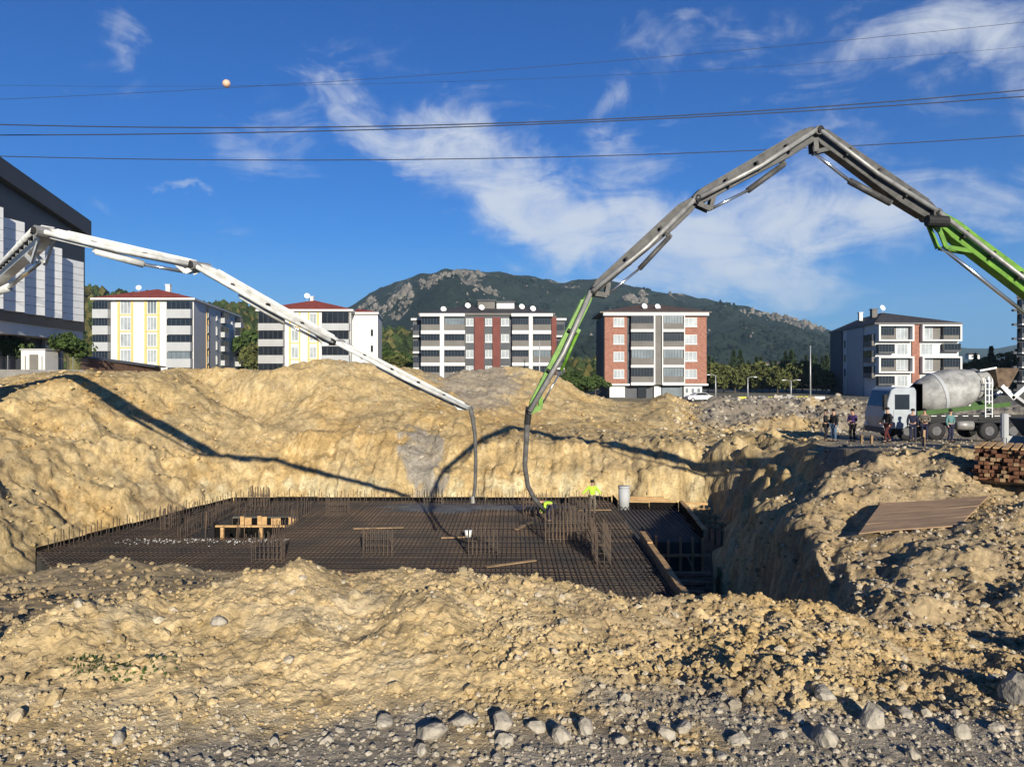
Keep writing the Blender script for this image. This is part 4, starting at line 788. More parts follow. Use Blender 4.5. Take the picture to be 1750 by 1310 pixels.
for i, (x, y, w, l, h, lab, grp) in enumerate([
  (-14.2, 42.8, 1.0, .4, 1.3, 'rebar column cage between the slab opening and the far formwork', None), (-4.5, 43.4, 1.0, .4, 1.0, 'low rebar column cage under the white boom hose', None), (-9.2, 40.2, 1.1, .4, 1.2, 'rebar column cage just right of the slab opening', None),
  (2.4, 34, 1.8, .5, 1.6, 'widest rebar cage, rusty, beside the kneeling worker', None), (3.6, 31, .5, 2.6, 1.5, 'long narrow rebar cage next to the side formwork', None), (1.2, 40.6, 1.2, .4, 1.3, 'rebar column cage beside the standing yellow vest worker', None),
  (-1.2, 31.5, 1.2, .4, 1.2, 'rebar column cage in the open middle of the slab', 'cages in the middle of the slab'), (-5.6, 31.8, 1.2, .4, 1.2, 'rebar column cage in the open middle of the slab', 'cages in the middle of the slab'), (-9.8, 30.6, 1.2, .4, 1.2, 'rebar column cage in the open middle of the slab', 'cages in the middle of the slab'),
  (-16.6, 37, .4, 1.2, 1.2, 'rebar column cage left of the slab opening beside the bank', None), (3.4, 38.2, 1.4, .5, 1.5, 'rebar cage beside the black corner formwork', None)]):
    tag(cage(x, y, w, l, h, M['rebar2'] if i % 2 else M['rebar']), lab, 'rebar cage', grp)
# formwork boards round the slab
fw = empty('edge_formwork', (-6, 45.2, -9), 'black and timber edge formwork round the foundation slab', 'formwork')
def boards(a, b, ln, z0, z1, th, m_, name='board', gap=.015):
    L_ = math.dist(a, b); n = max(1, round(L_ / ln)); A = Vector((*a, 0)); E = (Vector((*b, 0)) - A) / n
    for i in range(n):
        p = A + E * i + E.normalized() * gap; q = A + E * (i + 1) - E.normalized() * gap; zt_ = z1 + random.uniform(-.03, .03); m = MB(); m.beam((p.x, p.y, (z0 + zt_) / 2), (q.x, q.y, (z0 + zt_) / 2), th, zt_ - z0); m.build(name, m_, fw)
boards((-16.5, 45.15), (5.9, 45.15), 2.5, -9.05, ZS + .33, .06, M['film']); boards((-20.1, 32.1), (-16.55, 45.1), 2.5, -9.05, ZS + .33, .06, M['film'])
boards((5.98, 45.1), (5.98, 43.1), 2, -9.05, ZS + .45, .06, M['film']); boards((6.1, 42.98), (9.35, 42.68), 1.6, -9.05, ZS + .42, .06, M['film'])
boards((9.36, 42.6), (8.70, 34.7), 2.0, -9.05, ZS + .50, .06, M['film']); boards((5.80, 34.4), (5.52, 23.2), 2.2, -9.05, ZS + .42, .07, M['timber2'])
boards((9.47, 42.6), (8.80, 34.7), 2.0, ZS + .2, ZS + .58, .20, M['timber']); boards((5.90, 34.4), (5.62, 23.2), 2.2, ZS + .12, ZS + .50, .22, M['timber'])
boards((-16.5, 45.30), (5.9, 45.30), 3.5, ZS + .10, ZS + .28, .10, M['timber2'], 'waler')
# timber shoring in front of and behind the side bay
sh = empty('timber_shoring', (7.3, 34.3, -9), 'raw timber shoring frame before the dark side bay', 'shoring')
for x in (5.98, 6.5, 7.05, 7.6, 8.15, 8.6): MB().beam((x, 34.38, -9.05), (x + .02, 34.38, ZS + random.uniform(.1, .35)), .11, .10).build('post', M['timber'], sh)
for z, m_ in ((-8.15, 'timber'),): MB().beam((5.8, 34.26, z), (8.95, 34.26, z + .03), .09, .12).build('rail', M[m_], sh)
for x in (6.8, 7.9): MB().beam((x, 34.2, -8.2), (x + .25, 33.2, -9.0), .08, .08).build('brace', M['timber2'], sh)
MB().beam((5.8, 34.28, -8.95), (8.95, 34.28, -8.93), .09, .14).build('sill_beam', M['timber'], sh)
sh2 = empty('timber_shoring', (9.6, 43, -9), 'stepped timber bracing outside the far corner formwork', 'shoring')
for i in range(5):
    y = 42.3 - i * 1.5; MB().beam((9.62 - i * .1, y, ZS + .45), (10.9 - i * .08, y + .1, ZS + .40 - .1 * i), .10, .12).build('strut', M['timber'], sh2); MB().beam((10.7 - i * .08, y + .15, -9.0), (10.7 - i * .08, y + .15, ZS + .55 - .1 * i), .09, .09).build('stake', M['timber2'], sh2)
for i in range(3): MB().beam((6.2 + i * .2, 43.25 + i * .28, ZS + .42 + i * .07), (9.3 - i * .3, 43.0 + i * .28, ZS + .42 + i * .07), .16, .07).build('plank', M['timber'], sh2)
pz = [(6.5, 33.2, 8.6, 32.9), (6.3, 32.5, 8.5, 32.6), (6.35, 31.8, 8.2, 31.5), (6.2, 31.0, 7.9, 31.2), (6.3, 30.2, 7.6, 30.1), (6.2, 29.4, 7.4, 29.6)]
for i, (a, b, c, d) in enumerate(pz): t = MB().beam((a, b, -8.62 + .02 * i), (c, d, -8.60), .32, .06).build('plank', M['timber3'] if i % 2 else M['timber2']); tag(t, 'loose brown plank lying in the trench below the timber shoring', 'plank', 'planks in the trench')
# opening in the slab with its own boards
op = empty('opening_formwork', (-13, 37.7, -9), 'timber lined opening in the slab with props inside', 'formwork')
hx0, hx1, hy0, hy1 = HOLE; k = hx0 + .05
i = 0
while k < hx1 - .2: w = random.choice((.22, .3, .4)); MB().box(k, min(k + w - .015, hx1 - .05), hy1 - .09, hy1 - .03, -9.0, ZS + random.uniform(-.1, .05)).build('board', M['timber'] if i % 3 else M['film'], op); k += w; i += 1
for (a, b) in (((hx0 + .05, 38.3), (hx1 - .05, 38.3)),): MB().beam((*a, ZS - .02), (*b, ZS - .02), .10, .10).build('cross_beam', M['timber'], op)
MB().box(hx0 + .06, hx1 - .06, 38.36, 38.42, -9, ZS - .0).build('board', M['film'], op)
for x in (hx0 + 1.6, hx1 - .6): MB().beam((x, 35.2, -9.05), (x, 35.2, ZS + .55), .14, .14).build('prop', M['timber'], op)
starters([(random.uniform(hx0 + .2, hx1 - .2), random.uniform(34.8, 36)) for _ in range(9)], .3, 1.2, M['rebar2'])
A = [np.array(q) for q in zip(*[(CX + FP * x / y, y) for x, y in [(random.uniform(-17.5, -10), random.gauss(33.9, .3)) for _ in range(170)]])]
def concrete_crumbs():
    n = len(A[0]); V, F = rock_proto(2, 1); X = (A[0] - CX) / FP * A[1]; s = rng.uniform(.012, .045, n)
    VV = (np.stack([X, A[1], np.full(n, ZS + .2)], 1)[:, None, :] + V[None] * s[:, None, None]).reshape(-1, 3)
    o = fast_mesh('concrete_crumbs', VV, (F[None] + (np.arange(n) * len(V))[:, None, None]).reshape(-1, 3), M['grey']); tag(o, 'pale concrete crumbs in front of the slab opening', 'concrete', kind='stuff')
concrete_crumbs()
def pour():
    n = 46; ring = []; cx_, cy_ = -3.0, 42.6
    for i in range(n): a = 6.2832 * i / n; r = 1 + .28 * math.sin(a * 3 + 1) + .18 * math.sin(a * 7); ring.append((cx_ + 5.2 * r * math.cos(a), cy_ + 1.35 * r * math.sin(a)))
    mb = MB(); mb.v = [(cx_, cy_, ZS + .235)] + [(cx_ + (x - cx_) * .7, cy_ + (y - cy_) * .7, ZS + .225 + random.uniform(-.01, .02)) for x, y in ring] + [(x, min(y, 44.6), ZS + .10) for x, y in ring]
    for i in range(n): j = (i + 1) % n; mb.f += [(0, 1 + i, 1 + j), (1 + i, 1 + n + i, 1 + n + j, 1 + j)]
    o = mb.build('wet_concrete', mat('wet_concrete', (.115, .112, .105), .45, .25, 1.5, .4, 12), None, True); tag(o, 'fresh grey concrete spread over the mesh along the far formwork', 'concrete', kind='stuff')
pour()
for i, (x, y, a, l) in enumerate([(-7.6, 36.5, .1, 2.4), (.2, 36.2, 1.2, 2.0), (-8.2, 28.6, -.2, 2.6), (3.6, 41.4, .05, 1.8), (-1.0, 29.2, .5, 2.2)]):
    o = MB().beam((x, y, ZS + .235), (x + l * math.cos(a), y + l * math.sin(a), ZS + .235), .2, .04).build('plank', M['timber2'], None); tag(o, 'weathered walking plank laid loose on the rebar mesh', 'plank', 'planks on the rebar mesh')
t = empty('timber_offcut', (-2.6, 34.5, ZS + .2), 'pale timber offcut lying on the rebar mesh', 'timber'); MB().beam((-3.2, 34.3, ZS + .25), (-2.1, 34.5, ZS + .25), .10, .06).build('plank', M['timber2'], t)
bk_ = MB(); bk_.tube([(-2.0, 34.7, ZS + .2), (-2.0, 34.7, ZS + .52)], [.14, .17], 12); bk_ = bk_.build('bucket', M['frame'], None, True); tag(bk_, 'small white bucket on the rebar mesh', 'bucket')
cs = MB(); cs.tube([(6.35, 43.1, ZS), (6.35, 43.1, ZS + 1.25)], .32, 14); cs.tube([(6.35, 43.1, ZS + 1.2), (6.35, 43.1, ZS + 1.3)], .35, 14); cs = cs.build('column_casing', M['lgrey'], None, True); tag(cs, 'grey round column casing at the slab corner', 'casing')

# ------------------------------------------------------------------ concrete pump booms
M['green'] = mat('lime_green_paint', (.12, .26, .02), .45, .2, 4, .1, 30, spec=.35, col2=(.055, .13, .015))
M['dgreen'] = mat('leaf_green_paint', (.09, .26, .02), .4, .12, 2, spec=.4)
M['rgreen'] = mat('dull_green_rail', (.035, .09, .012), .6, .15, 3); M['rimg'] = mat('dusty_rim', (.10, .10, .105), .6, .2, 6)
M['bgrey'] = mat('grey_boom_paint', (.075, .072, .068), .55, .25, 5, .15, 30, spec=.35, col2=(.028, .027, .026))
M['bwhite'] = mat('white_boom_paint', (.64, .64, .62), .5, .08, 4, .1, 30, spec=.35, col2=(.40, .39, .36))
M['pipe'] = mat('worn_steel_pipe', (.34, .33, .31), .5, .2, 4, metal=.4)
M['rubber'] = mat('black_rubber', (.018, .018, .019), .7, .2, 6)
M['hose'] = mat('dusty_rubber_hose', (.11, .105, .10), .8, .25, 5)
M['chrome'] = mat('chrome_rod', (.6, .6, .6), .2, .05, 3, metal=.9)
def boom(parent, J, wid, mats, pipe_mat, side_sign=1):
    """J: joints from the turret to the tip; every section is a hollow-looking box beam with cylinder, pipe, links and pins"""
    J = [Vector(j) for j in J]
    base = (J[-1] - J[0]); base.z = 0; a = base.normalized(); sd = Vector((-a.y, a.x, 0)) * side_sign
    for i in range(len(J) - 1):
        p, q = J[i], J[i + 1]; ax = (q - p).normalized(); up = sd.cross(ax); up = up if up.z > 0 else -up; L_ = (q - p).length; w = wid[i]; w2 = wid[i + 1]
        prof = [(0, -.28, .42), (.06, -.5, .55), (.25, -.62, .5), (.75, -.5, .5), (.93, -.5, .62), (1.0, -.25, .4)]      # along, underside, top (share of the width)
        mb = MB(); n = len(prof)
        for s in (-1, 1):
            for t, lo, hi in prof:
                ww = w + (w2 - w) * t; c = p + ax * (L_ * t) + sd * s * ww * .36
                mb.v += [tuple(c + up * lo * ww), tuple(c + up * hi * ww)]
        for k in range(n - 1):
            for s in (0, 1): b = s * 2 * n + 2 * k; mb.f.append((b, b + 2, b + 3, b + 1))
            b, c = 2 * k, 2 * n + 2 * k; mb.f.append((b, b + 2, c + 2, c)); mb.f.append((b + 1, b + 3, c + 3, c + 1))
        mb.f.append((0, 1, 2 * n + 1, 2 * n)); e = 2 * (n - 1); mb.f.append((e, e + 1, 2 * n + e + 1, 2 * n + e))
        sec = mb.build('boom_section', mats[i], parent, bevel=.02)
        mb = MB()          # welded flange strips
        for sgn in (-1, 1): mb.beam(p + ax * L_ * .08 + up * w * .55 + sd * sgn * w * .30, q - ax * L_ * .06 + up * w2 * .55 + sd * sgn * w2 * .30, .03, .05)
        mb.build('flange', mats[i], sec)
        if w > .18:         # hydraulic cylinder under the section
            c0 = p + ax * L_ * .30 - up * w * .80; c1 = p + ax * L_ * .62 - up * w * 1.12; c2 = p + ax * L_ * .93 - up * w * .95
            cy = MB().tube([c0, c0 + (c1 - c0)], w * .20, 10).build('hydraulic_cylinder', mats[i], sec, True); MB().tube([c1, c2], w * .10, 8).build('rod', M['chrome'], cy, True)
            mb = MB(); mb.beam(p + ax * L_ * .30 - up * w * .45, c0 - up * w * .15, .10, .12); mb.build('cylinder_bracket', mats[i], sec)
            mb = MB()
            for sgn in (-1, 1): mb.beam(c2 + sd * sgn * w * .28, q - ax * .1 * 0 - up * w2 * .1 + sd * sgn * w * .28, .05, .14); mb.beam(c2 + sd * sgn * w * .24, q - ax * L_ * .14 - up * w * .3 + sd * sgn * w * .24, .05, .12)
            mb.build('link_arm', mats[i], sec)
        # delivery pipe clamped along the side
        o = sd * (w * .36 + .13); pp = [p + o + up * .05, p + ax * L_ * .5 + o - up * .06, q + o + up * .02]; pi = MB().tube(pp, .07, 8).build('delivery_pipe', pipe_mat, sec, True)
        nc = max(3, int(L_ / 1.0))
        for k in range(1, nc): c = p + ax * (L_ * k / nc) + sd * (w * .36 + .07) - up * .02; MB().beam(c - up * .12, c + up * .14, .13, .07).build('pipe_clamp', M['rubber'], sec)
        mb = MB(); mb.tube([p + o - ax * .12, p + o + ax * .06], .10, 8); mb.build('pipe_coupling', M['rubber'], sec)
        mb = MB(); mb.tube([q - sd * (w2 * .5 + .10), q + sd * (w2 * .5 + .10)], max(.06, w2 * .3), 12); mb.build('pivot_pin', M['bgrey'] if mats[i] != M['bwhite'] else M['pipe'], sec)
        mb = MB(); hs = [p + ax * L_ * t - sd * (w * .36 + .05) + up * (w * .2 + .05 * math.sin(t * 19)) for t in np.linspace(.04, .96, 14)]; mb.tube(hs, .022, 5); mb.build('hydraulic_hose', M['rubber'], sec)
    return sd
def pl(px, py, A, B, off=0): u = (px - CX) / FP; d = A / (1 - B * u); return Vector((u * d, d, -(py - HY) / FP * d))
def pump_truck(name, label, center, ang, zg, top, paint, ptop):
    """centre of the turret in plan; the lorry's tail points along ang"""
    t = empty(name, (center[0], center[1], zg), label, 'pump truck'); ca, sa = math.cos(ang), math.sin(ang)
    def W(x, y, z): return Vector((center[0] + x * ca - y * sa, center[1] + x * sa + y * ca, zg + z))
    def bx(mb, a0, a1, b0, b1, c0, c1): return mb.box8([W(a0, b0, c0), W(a1, b0, c0), W(a1, b1, c0), W(a0, b1, c0), W(a0, b0, c1), W(a1, b0, c1), W(a1, b1, c1), W(a0, b1, c1)])
    ch = bx(MB(), -2.6, 8.0, -.45, .45, .62, .95).build('chassis', M['rubber'], t); hb = max(1.4, top - .5)
    bx(MB(), -1.0, 6.2, -1.2, 1.2, .98, 1.28).build('deck', M['dark'], t)
    MB().tube([W(0, 0, 1.2), W(0, 0, top - .3)], [.7, .5], 16).build('turret', paint, t, True)
    c = bx(MB(), -4.6, -2.65, -1.22, 1.22, .75, 2.75).build('cab', ptop, t, bevel=.12)
    for sgn in (-1, 1): bx(MB(), -4.2, -3.0, sgn * 1.225 - .01, sgn * 1.225 + .01, 1.7, 2.45).build('side_window', M['glaz'], c)
    bx(MB(), -4.63, -4.605, -1.0, 1.0, 1.65, 2.45).build('windscreen', M['glaz'], c)
    h = MB(); q0 = [W(7.2, -.6, 1.0), W(8.3, -.6, 1.0), W(8.3, .6, 1.0), W(7.2, .6, 1.0)]; q1 = [W(6.9, -1.0, 1.75), W(8.6, -1.0, 1.75), W(8.6, 1.0, 1.75), W(6.9, 1.0, 1.75)]; h.box8(q0 + q1); h.build('hopper', M['dark'], t)
    bx(MB(), 1.2, 6.6, -1.15, 1.15, 1.285, 1.9).build('pump_housing', M['dark'], t, bevel=.05)
    bx(MB(), 5.0, 6.7, -1.2, 1.2, 1.905, 2.35).build('water_tank', M['dgreen'] if paint == M['green'] else M['lgrey'], t, bevel=.05)
    for x in (-3.6, 3.2, 4.6, 5.9):
        for sgn in (-1, 1):
            w = MB(); w.tube([W(x, sgn * .80, .52), W(x, sgn * 1.16, .52)], .52, 20); w = w.build('wheel', M['rubber'], t); r_ = MB(); r_.tube([W(x, sgn * 1.162, .52), W(x, sgn * 1.19, .52)], .28, 14); r_.build('rim', M['rimg'], w)
    for x, yy in ((-.6, 2.6), (-.6, -2.6), (7.3, 2.0), (7.3, -2.0)):
        s = 1 if yy > 0 else -1; ar = MB(); ar.beam(W(x, s * .5, .85), W(x, yy, .95), .3, .3); ar = ar.build('outrigger_arm', paint if x < 0 else M['lgrey'], t)
        l = MB(); l.tube([W(x, yy, 0.1), W(x, yy, 1.9)], .11, 10); l.tube([W(x, yy, 1.0), W(x, yy, 2.0)], .15, 10); l.build('outrigger_leg', M['lgrey'], ar); f_ = MB(); f_.tube([W(x, yy, -.05), W(x, yy, .1)], .35, 12); f_.build('outrigger_foot', M['bgrey'], ar)
    return t
# lime green and grey boom: turret out of the picture on the right
GA, GB = 20.93, .146
gj = [pl(px, py, GA, GB) for px, py in ((1590, 368), (1390, 228), (1185, 345), (1010, 500), (904, 703))]
turret = Vector((22.4, 24.2, 0)); turret.z = gj[0].z - .66 * (22.4 - gj[0].x); zgr = gz(22.4, 26)
turret.z = max(turret.z, zgr + 1.7)
gt = pump_truck('concrete_pump_truck', 'lime green concrete pump truck with grey folding boom over the pit', (22.4, 24.2), math.pi / 2, zgr, max(1.6, turret.z - zgr + .3), M['green'], M['frame'])
sdv = boom(gt, [turret] + gj, [.62, .50, .44, .36, .24, .15], [M['green'], M['bgrey'], M['bgrey'], M['bgrey'], M['green']], M['pipe'], side_sign=1)
j3 = gj[0]; MB().tube([j3 + Vector((-.35, -.45, -.25)), j3 + Vector((.25, -.45, -.28))], .17, 12).build('joint_cylinder_head', M['rubber'], gt)
tip = gj[-1]
hp = [tip + Vector((0, 0, .05)), P(901, 725, tip.y), P(899, 760, tip.y), P(897, 795, tip.y + .05), P(902, 830, tip.y + .15), P(914, 853, tip.y + .4), P(931, 873, tip.y + .8)]
eh = MB().tube(hp, [.075, .085, .075, .07, .068, .068, .066], 10).build('end_hose', M['hose'], gt, True); eh['label'] = 'dark flexible end hose of the green boom'
MB().tube([hp[0] + Vector((0, 0, .08)), hp[1]], .095, 10).build('hose_clamp', M['rubber'], gt)
# white boom: turret out of the picture on the left
WA, WB = 27.95, -.652
def plw(px, py): u = (px - CX) / FP; d = WA / (1 - .652 * u) if False else WA / (1 + (-WB) * (-u)); return Vector((u * d, d, -(py - HY) / FP * d))
def plw(px, py): u = (px - CX) / FP; d = WA / (1 - .652 * u); return Vector((u * d, d, -(py - HY) / FP * d))
wj = [P(-40, 505, 39)] + [plw(px, py) for px, py in ((82, 398), (342, 455), (578, 585), (803, 697))]
wt_ = Vector((-32.8, 43.0, 0)); zgw = gz(wt_.x, wt_.y); wt_.z = zgw + 2.2
wtruck = pump_truck('concrete_pump_truck', 'white concrete pump truck with white folding boom from the dark hall side', (wt_.x, wt_.y), R(124), zgw, wt_.z - zgw + .3, M['bwhite'], M['bwhite'])
boom(wtruck, [wt_] + wj, [.70, .70, .50, .42, .30, .17], [M['bwhite']] * 5, M['bwhite'], side_sign=-1)
tip = wj[-1]
hp = [tip + Vector((0, 0, .05)), P(808, 715, tip.y), P(812, 745, tip.y), P(813, 790, tip.y), P(812, 830, tip.y), P(808, 858, tip.y)]
eh = MB().tube(hp, [.08, .085, .07, .065, .065, .062], 10).build('end_hose', M['hose'], wtruck, True); eh['label'] = 'dark flexible end hose of the white boom'
MB().tube([hp[-1] + Vector((0, 0, .22)), hp[-1] - Vector((0, 0, .02))], .078, 10).build('hose_mouth', M['pipe'], wtruck)

# ------------------------------------------------------------------ concrete mixer
def mixer():
    ox = (1512 - CX) / FP * 43; yc = 44.3; zg = -3.72
    t = empty('concrete_mixer_truck', (ox + 4, yc, zg), 'grey white concrete mixer truck with green rail beside the onlookers', 'mixer truck')
    def bx(x0, x1, y0, y1, z0, z1): return MB().box(ox + x0, ox + x1, yc + y0, yc + y1, zg + z0, zg + z1)
    bx(.5, 8.6, -.45, .45, .75, 1.1).build('chassis', M['rubber'], t)
    prof = [(.08, .65), (.0, 1.3), (.12, 1.9), (.42, 2.85), (.7, 3.0), (1.75, 3.0), (1.85, 2.8), (1.85, .65)]
    c = MB(); c.slab([(ox + x, yc - 1.2, zg + z) for x, z in prof], (0, 2.4, 0)); cab = c.build('cab', mat('shaded_blue_grey_cab', (.30, .33, .36), .4, .08, 2, spec=.4), t, bevel=.06)  # cab colour darkened and blued to stand for shade on the truck
    bx(.62, 1.45, -1.215, -1.19, 1.75, 2.6).build('side_window', M['glaz'], cab); bx(.55, 1.55, -1.225, -1.203, .8, 1.72).build('cab_door', bpy.data.materials['shaded_blue_grey_cab'], cab)
    ws_ = MB(); ws_.slab([(ox + .10, yc - 1.0, zg + 1.92), (ox + .10, yc + 1.0, zg + 1.92), (ox + .38, yc + 1.0, zg + 2.78), (ox + .38, yc - 1.0, zg + 2.78)], (-.03, 0, .01)); ws_.build('windscreen', M['glaz'], cab)
    mr = bx(-.12, .06, -1.5, -1.28, 1.7, 2.6); mr.build('mirror', M['rubber'], cab); bx(-.1, .0, -1.28, -1.2, 2.4, 2.45).build('mirror_arm', M['rubber'], cab)
    bx(.02, .4, -1.19, 1.19, .4, .7).build('bumper', M['dark'], cab); bx(1.42, 1.52, -1.24, -1.228, 1.45, 1.5).build('door_handle', M['rubber'], cab)
    for s_ in (-1, 1): bx(-.02, .1, s_ * 1.0 - .16, s_ * 1.0 + .16, .74, .95).build('headlight', M['frame'], cab); bx(1.95, 2.25, -1.1, -.6, 1.2, 3.2).build('exhaust_stack', M['dark'], t)
    for x in (1.35, 3.0, 6.0, 7.35):
        for s in (-1, 1):
            w = MB(); w.tube([(ox + x, yc + s * .78, zg + .53), (ox + x, yc + s * .9, zg + .53), (ox + x, yc + s * 1.13, zg + .53), (ox + x, yc + s * 1.18, zg + .53)], [.5, .54, .54, .46], 22); w = w.build('wheel', M['rubber'], t, True)
            r_ = MB(); r_.tube([(ox + x, yc + s * 1.182, zg + .53), (ox + x, yc + s * 1.20, zg + .53)], .26, 14); r_.build('rim', M['rimg'], w)
        bx(x - .62, x + .62, -1.2, -.75, 1.14, 1.2).build('mudguard', M['rubber'], t)
    a = Vector((ox + 2.15, yc, zg + 2.25)); e = Vector((ox + 6.6, yc, zg + 3.35)); ax = e - a
    rp = [(0, .45), (.06, .78), (.16, 1.02), (.32, 1.20), (.46, 1.25), (.58, 1.20), (.72, 1.03), (.86, .82), (.96, .64), (1.0, .58)]
    dm = mat('dusty_shaded_drum', (.34, .335, .325), .6, .26, 1.6, .08, 12, spec=.3); dr = MB(); dr.tube([a + ax * tt for tt, r in rp], [r for tt, r in rp], 36); dr = dr.build('drum', dm, t, True)  # dust and mud stains, on a base darkened to stand for shade
    rg = MB(); rg.tube([a + ax * .83, a + ax * .87], .90, 30); rg.build('roller_ring', M['pipe'], dr)
    b_ = MB(); b_.tube([a + ax * .30, a + ax * .305, a + ax * .34, a + ax * .345], [1.185, 1.215, 1.235, 1.21], 36); b_.build('drum_band', M['lgrey'], dr)
    rl = MB(); rl.beam((ox + 1.9, yc - 1.16, zg + 1.52), (ox + 7.2, yc - 1.16, zg + 2.05), .08, .26); rl.build('green_rail', M['rgreen'], t); rl = MB(); rl.beam((ox + 1.9, yc + 1.16, zg + 1.52), (ox + 7.2, yc + 1.16, zg + 2.05), .08, .26); rl.build('green_rail', M['rgreen'], t)
    sr = bx(1.9, 8.4, -1.13, -1.08, 1.0, 1.45).build('side_skirt', M['rubber'], t)
    for k in range(9): bx(2.1 + k * .6, 2.42 + k * .6, -1.142, -1.132, 1.36, 1.40).build('reflector_dash', M['frame'], sr)
    fr = M['frame']
    for s in (-1, 1):      # rear frame in the shape of a V with ladder
        m_ = MB(); m_.beam((ox + 6.9, yc + s * .85, zg + 3.1), (ox + 7.6, yc + s * .85, zg + 2.35), .10, .22); m_.beam((ox + 7.5, yc + s * .85, zg + 2.35), (ox + 8.35, yc + s * .85, zg + 3.1), .10, .22); m_.build('v_frame', fr, t)
        m_ = MB(); m_.beam((ox + 6.1, yc + s * .9, zg + 1.7), (ox + 6.1, yc + s * .9, zg + 3.6), .10, .12); m_.build('drum_support', fr, t)
    m_ = MB(); m_.box8([(ox + 7.05, yc - .35, zg + 3.0), (ox + 7.65, yc - .35, zg + 3.0), (ox + 7.65, yc + .35, zg + 3.0), (ox + 7.05, yc + .35, zg + 3.0), (ox + 6.6, yc - .75, zg + 4.1), (ox + 8.0, yc - .75, zg + 4.1), (ox + 8.0, yc + .75, zg + 4.1), (ox + 6.6, yc + .75, zg + 4.1)]); hp_ = m_.build('loading_hopper', mat('rusty_brown_hopper', (.16, .11, .075), .8, .3, 3, .2, 20), t)
    m_ = MB(); m_.beam((ox + 5.7, yc - .78, zg + 3.95), (ox + 6.65, yc - .78, zg + 4.12), .06, .10); m_.build('hopper_rim', fr, hp_)
    m_ = MB(); m_.beam((ox + 7.4, yc, zg + 3.0), (ox + 8.9, yc, zg + 1.9), .55, .16); m_.build('chute', M['lgrey'], t)
    ld = MB(); 
    for s in (0, .38): ld.beam((ox + 5.75 + s, yc - 1.2, zg + 1.3), (ox + 5.75 + s, yc - 1.2, zg + 3.5), .05, .05)
    for k in range(6): ld.beam((ox + 5.78, yc - 1.2, zg + 1.5 + k * .35), (ox + 6.1, yc - 1.2, zg + 1.5 + k * .35), .04, .04)
    ld.build('ladder', fr, t)
    bx(7.3, 7.9, -1.1, -.5, .5, 1.0).build('toolbox', M['dark'], t); wt2 = MB(); wt2.tube([(ox + 4.2, yc - 1.0, zg + .85), (ox + 5.1, yc - 1.0, zg + .85)], .28, 14); wt2.build('air_tank', M['pipe'], t, True)
mixer()

# ------------------------------------------------------------------ people
M['skin'] = mat('skin', (.42, .25, .17), .6, .08, 6)
def cloth(name, c): 
    if name not in M: M[name] = mat(name, c, .9, .15, 9, .2, 40)
    return M[name]
HIV = cloth('hi_vis_yellow_cloth', (.40, .66, .05)); BLK = cloth('black_cloth', (.014, .014, .016)); DEN = cloth('blue_denim', (.07, .12, .20)); NAV = cloth('navy_cloth', (.018, .020, .045)); PUR = cloth('purple_cloth', (.06, .03, .11)); MAR = cloth('maroon_cloth', (.075, .018, .018)); TEA = cloth('teal_cloth', (.10, .20, .20)); KHA = cloth('dusty_work_cloth', (.14, .12, .095))
def skin_obj(name, V, E, Rr, m_, parent, sub=2):
    me = bpy.data.meshes.new(name); me.from_pydata(V, E, []); o = bpy.data.objects.new(name, me); COL.objects.link(o)
    s = o.modifiers.new('skin', 'SKIN'); s.use_smooth_shade = True; u = o.modifiers.new('sub', 'SUBSURF'); u.levels = u.render_levels = sub
    for i, r in enumerate(Rr): me.skin_vertices[0].data[i].radius = (r, r) if not isinstance(r, tuple) else r
    me.skin_vertices[0].data[0].use_root = True
    me.materials.append(m_); o.parent = parent; return o
